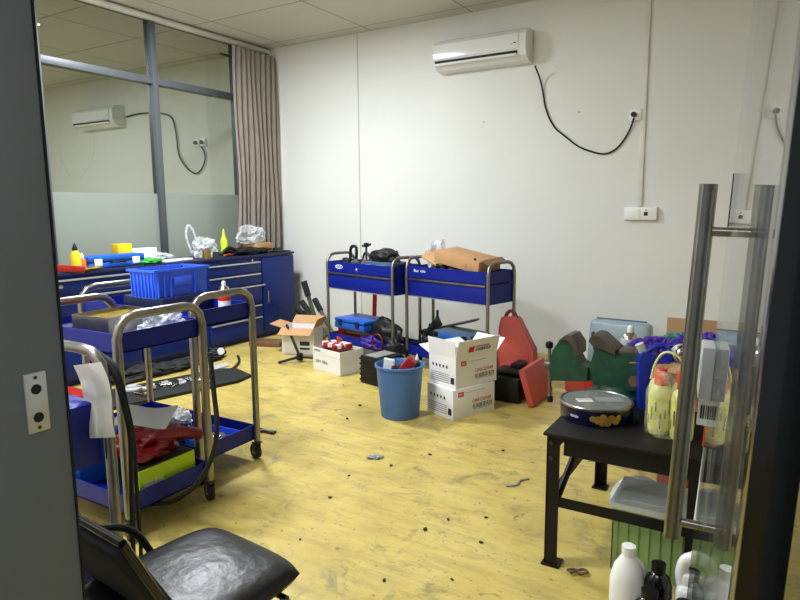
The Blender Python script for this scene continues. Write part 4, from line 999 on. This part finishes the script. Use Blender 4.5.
# blue jug
t = thing('oil_jug', 'tall blue plastic oil jug between the vise and the wrapped bottles', 'jug', (-.435, 2.79, TT), R(20)); t.scale = (.9, .9, .84)
jg = [(-.05, 0), (.085, 0), (.09, .02), (.09, .20), (.07, .26), (.02, .275), (-.015, .29), (-.045, .29), (-.06, .24)]
B().prism(jg, -.045, .045, 'y').build('body', 'jug_blue', t)
B().tube([(-.03, 0, .28), (.04, 0, .33), (.085, 0, .29), (.09, 0, .20)], .016, smooth=1).build('handle', 'jug_blue', t)
B().cyl((-.035, 0, .285), (-.055, 0, .325), .021).build('cap', 'light_grey', t)
B().b2(-.02, .06, -.0475, -.045, .04, .16).build('label', 'blue_paint', t)
lettering('label_text', 'SN', .05, 'white', t, (-.015, -.0480, .06), (R(90), 0, 0))

# big cardboard box of purple cloths at the back of the table
bxp = carton('cardboard_box', 'open brown cardboard box full of purple gloves at the back of the table', (-.245, 2.93, TT), R(2), .33, .25, .20, 'card', [('f', .13, 96), ('l', .12, 100), ('b', .15, 6)])
B().b2(-.10, -.02, -.1265, -.125, .03, .13).build('printed_mark', 'yellow', bxp)
B().b2(-.09, -.05, -.127, -.1265, .05, .11).b2(.04, .15, -.1265, -.125, .02, .10).build('printed_mark', 'text_dark', bxp)
B().b2(.05, .14, -.128, -.1265, .06, .09).build('printed_mark', 'yellow', bxp)
for i, (x, y, z, d, mm, lb) in enumerate(((-.44, 2.98, TT+.17, (.22, .16, .09), 'purple', 'purple glove bundle hanging over the left side of the cardboard box'), (-.26, 2.95, TT+.13, (.22, .18, .17), 'purple', 'largest purple glove heap in the cardboard box'), (-.15, 2.97, TT+.14, (.16, .18, .16), 'purple', 'purple glove heap at the right of the cardboard box'), (-.35, 3.03, TT+.19, (.16, .12, .09), 'teal', 'teal cloth behind the purple gloves on the left'), (-.12, 3.0, TT+.18, (.12, .12, .08), 'teal', 'teal cloth among the purple gloves on the right'))):
    o = B().lump((0, 0, 0), d, .5, 3, 80+i, sub=5, ridge=True).build('glove_bundle', mm); put(o, lb, 'gloves', (x, y, z), 0, 'cloths and gloves in the cardboard box')
t = thing('carton', 'second brown carton under the purple gloves behind the blue jug', 'box', (-.455, 3.0, TT)); B().b2(-.09, .04, -.09, .10, 0, .17, .002).build('carton', 'card', t)
spray('grey spray can with silver dome behind the vise anvil', (-.565, 3.02, TT+.05), 'light_grey', 1.3, 'white')
o = B().b2(-.06, .06, -.05, .05, 0, .05, .004).build('wood_block', 'brown'); put(o, 'brown block under the grey spray can behind the vise', 'block', (-.565, 3.02, TT))
sc2 = thing('gas_canister', 'silver ended round canister lying on the cardboard box rim', 'canister', (-.305, 2.79, TT+.245))
sc2.rotation_euler = (R(80), 0, R(18))
B().lathe([(0, -.08), (.038, -.08), (.040, -.075), (.040, -.005), (.038, 0)], n=30).build('can', 'light_grey', sc2)
B().lathe([(.040, -.004), (.041, .002), (.037, .006), (.032, .0), (.026, .006), (.016, .010), (.014, .004), (0, .004)], n=30).build('end_ring', 'chrome', sc2)
B().lathe([(.012, .009), (.013, .012), (.005, .013), (0, .012)], n=18).build('valve', 'gun', sc2)

# grey clear case behind vise, on the floor by the wall
gt = thing('storage_case', 'grey translucent plastic case standing behind the vise against the wall', 'case', (-1.12, 5.52, 0), R(-4))
gc = B(); gc.T = Matrix.Translation((0, 0, .215)) @ Matrix.Rotation(R(-10), 4, 'X')
gc.box((0, 0, 0), (.52, .14, .42), .05, seg=4); gc.build('shell', 'clear_grey', gt)
B().tube([(-.21, .03, .425), (.21, .03, .425)], .010).build('rim', 'blue_grey', gt)
B().b2(-.22, -.20, -.085, -.055, .24, .32, .003).build('latch', 'gun', gt)

# ------------------------------------------------ under the table / front right
rb = B()
gb = thing('storage_bin', 'green plastic storage bin with pale lid under the black table', 'bin', (-.23, 2.50, 0))
w_, d_, h_ = .25, .125, .25
rb.prism([(-w_+.015, -d_+.01), (w_-.015, -d_+.01), (w_-.015, d_-.01), (-w_+.015, d_-.01)], 0, .01, 'z').b2(-w_, w_, -d_, -d_+.004, 0, h_).b2(-w_, w_, d_-.004, d_, 0, h_).b2(-w_, -w_+.004, -d_, d_, 0, h_).b2(w_-.004, w_, -d_, d_, 0, h_)
for k_ in range(13): rb.box((-w_+.02+k_*(2*w_-.04)/12, -d_-.001, h_*.47), (.004, .006, h_*.9))
for k_ in range(9): rb.box((-w_-.001, -d_+.02+k_*(2*d_-.04)/8, h_*.47), (.006, .004, h_*.9))
rb.build('tub', 'bin_green', gb)
B().b2(-w_-.012, w_+.012, -d_-.012, d_+.012, h_, h_+.028, .006).b2(-w_+.02, w_-.02, -d_+.02, d_-.02, h_+.028, h_+.036, .004).build('lid', 'bin_lid', gb)
t = thing('grey_lid', 'grey round plastic lid leaning on the green storage bin', 'lid', (-.46, 2.79, .10)); t.rotation_euler = (R(48), 0, R(-10))
B().lathe([(0, 0), (.11, 0), (.12, .006), (.12, .012), (0, .014)], n=40).build('lid', 'light_grey', t)
t = thing('storage_box', 'orange plastic box standing behind the green bin under the table', 'box', (-.27, 3.28, 0)); B().tray(-.17, .20, -.10, .12, 0, .24, .005).build('tub', 'orange', t); B().tray(-.18, .21, -.11, .13, .215, .24, .012).build('rim', 'orange', t)
o = B().grid(lambda u, v: Vector((-.64+.30*u+.05*v*u, 2.62+.02*math.sin(u*7), .47-.16*v+.01*math.sin(u*5)-.03*u*v)), 14, 8).build('plastic_sheet', 'sheet'); tag(o, 'clear plastic sheet hanging under the black tabletop', 'sheet')
# bottles
def jug(label, loc, rz, h=.27, w=.12, d=.085, hole=True):
    t = thing('plastic_jug', label, 'jug', loc, rz)
    hx = w/2
    if hole:
        b = B()
        b.box((0, 0, h*.30), (w, d, h*.60), .02, seg=3)
        b.tube([(-hx*.72, 0, h*.55), (-hx*.78, 0, h*.78), (-hx*.5, 0, h*.93), (hx*.5, 0, h*.93), (hx*.78, 0, h*.78), (hx*.72, 0, h*.55)], .019, smooth=2, n=14)
        b.box((0, 0, h*.66), (w*.8, d*.5, h*.2), .015)
        b.build('body', 'white', t, angle=60)
        B().cyl((-hx*.1, 0, h*.93), (-hx*.1, 0, h*.99), .018).build('cap', 'white', t)
    else:
        B().lathe([(0, 0), (w*.46, 0), (w*.5, .01), (w*.5, h*.55), (w*.40, h*.72), (w*.20, h*.86), (w*.18, h*.88), (0, h*.88)], n=28, sy=d/w*1.15).build('body', 'white', t)
        B().lathe([(0, h*.87), (w*.19, h*.87), (w*.2, h*.99), (0, h*1.0)], n=24).build('cap', 'white', t)
        B().tube([(w*.2, 0, h*.80), (w*.42, 0, h*.72), (w*.47, 0, h*.5)], .012, smooth=1).build('handle', 'white', t)
    return t
j1 = jug('white plastic bottle with blue green label at the bottom edge left of the jug', (-.365, 2.09, 0), R(25), .268, .115, .09, False)
B().lathe([(.0585, .0), (.0585, .045)], n=28, sy=.9).build('label', 'case_blue', j1)
B().lathe([(.059, .04), (.059, .06)], n=28, sy=.9).build('label_band', 'green', j1)
jug('white plastic jug with moulded carrying handle in front of the green bin', (-.155, 2.12, 0), R(8), .285, .125, .09)
def blackbottle(label, loc, h, r, rz=0, first=None, s=1):
    t = thing('black_bottle', label, 'bottle', loc, rz, 'black bottles in front of the green bin')
    B().lathe([(0, 0), (r, 0), (r*1.02, .01), (r, h*.66), (r*.8, h*.80), (r*.42, h*.86), (r*.42, h*.9), (0, h*.9)], n=28, sy=.8).build('body', 'gloss_black', t)
    B().lathe([(0, h*.88), (r*.5, h*.88), (r*.52, h), (0, h*1.01)], n=20).build('cap', 'black', t)
    B().lathe([(r*1.025, h*.15), (r*1.025, h*.5)], n=28, sy=.8).build('label', 'light_grey', t)
    return t
blackbottle('black oil bottle standing between the white bottle and white jug', (-.27, 2.10, 0), .225, .045, .2)
blackbottle('lowest black oil bottle at the bottom edge left of the white jug', (-.275, 1.97, 0), .20, .05, .2)
blackbottle('small dark bottle at the right of the white jug', (-.075, 2.06, 0), .22, .035, .1)
blackbottle('black bottle directly in front of the white jug', (-.175, 1.975, 0), .19, .045, .1)

# ================================================================ CHAIR
ch = thing('office_chair', 'black leather chair with worn glossy seat in the near left corner', 'chair', (-1.24, 1.0, 0), R(-6))
def cushion(w, d, h, bulge):
    def top(u, v):
        a, c = 2*u-1, 2*v-1; a2, c2 = a*math.sqrt(1-.16*c*c*c*c), c*math.sqrt(1-.16*a*a*a*a)
        x = a2*w/2; y = c2*d/2
        ex = 1-abs(2*u-1)**6; ey = 1-abs(2*v-1)**6
        rr = max(0, min(ex, 1))*max(0, min(ey, 1))
        z = h/2*(rr**.35 if rr > 0 else 0) + bulge*math.sin(u*PI)*math.sin(v*PI) + .0014*noise.noise(Vector((x*12, y*12, 0)))*rr + .0008*noise.noise(Vector((x*45, y*45, 3)))*rr
        return Vector((x, y, z))
    def bot(u, v):
        p_ = top(u, v); return Vector((p_.x, p_.y, -abs(h/2*(p_.z > .0)*(min(1, p_.z/(h/2))))*.8))
    return top, bot
tp_, bt_ = cushion(.42, .44, .06, .012)
b = B().grid(tp_, 44, 44).grid(lambda u, v: bt_(1-u, v), 44, 44)
so = b.build('seat', 'leather', ch, angle=80); so.location = (0, 0, .445)
tp_, bt_ = cushion(.43, .28, .045, .006)
bb = B(); bb.T = Matrix.Translation((-.045, -.20, .60)) @ Matrix.Rotation(R(118), 4, 'X')
bb.box((0, 0, 0), (.43, .28, .04), .018, seg=4); bb.build('backrest', 'rubber', ch, angle=80)
fr_ = B()
for s in (-1, 1):
    fr_.tube([(s*.19, .19, .012), (s*.195, .17, .38), (s*.195, .12, .405), (s*.195, -.14, .405)], .011, smooth=2)
    fr_.tube([(s*.19, -.02, .40), (s*.19, -.22, .012)], .011)
    fr_.tube([(-.045+s*.222, -.262, .735), (-.045+s*.222, -.20, .60), (-.045+s*.222, -.15, .50), (s*.2, -.12, .42)], .010, smooth=1)
fr_.tube([(-.267, -.262, .735), (.177, -.262, .735)], .010)
fr_.tube([(-.195, .15, .40), (.195, .15, .40)], .009).tube([(-.195, -.13, .40), (.195, -.13, .40)], .009)
fr_.build('frame', 'gloss_black', ch, angle=60)
for s in (-1,):
    B().tube([(s*.21-.03, -.19, .56), (s*.225-.02, -.12, .575), (s*.23, -.02, .54), (s*.225, .03, .44), (s*.21, .04, .40)], .010, smooth=2).build('bracket', 'black', ch, angle=60)

# ------------------------------------------------------------ output colour
scene.view_settings.view_transform = 'Standard'
scene.view_settings.look = 'None'
scene.view_settings.exposure = 0.2
scene.view_settings.gamma = 1
scene.view_settings.use_curve_mapping = False
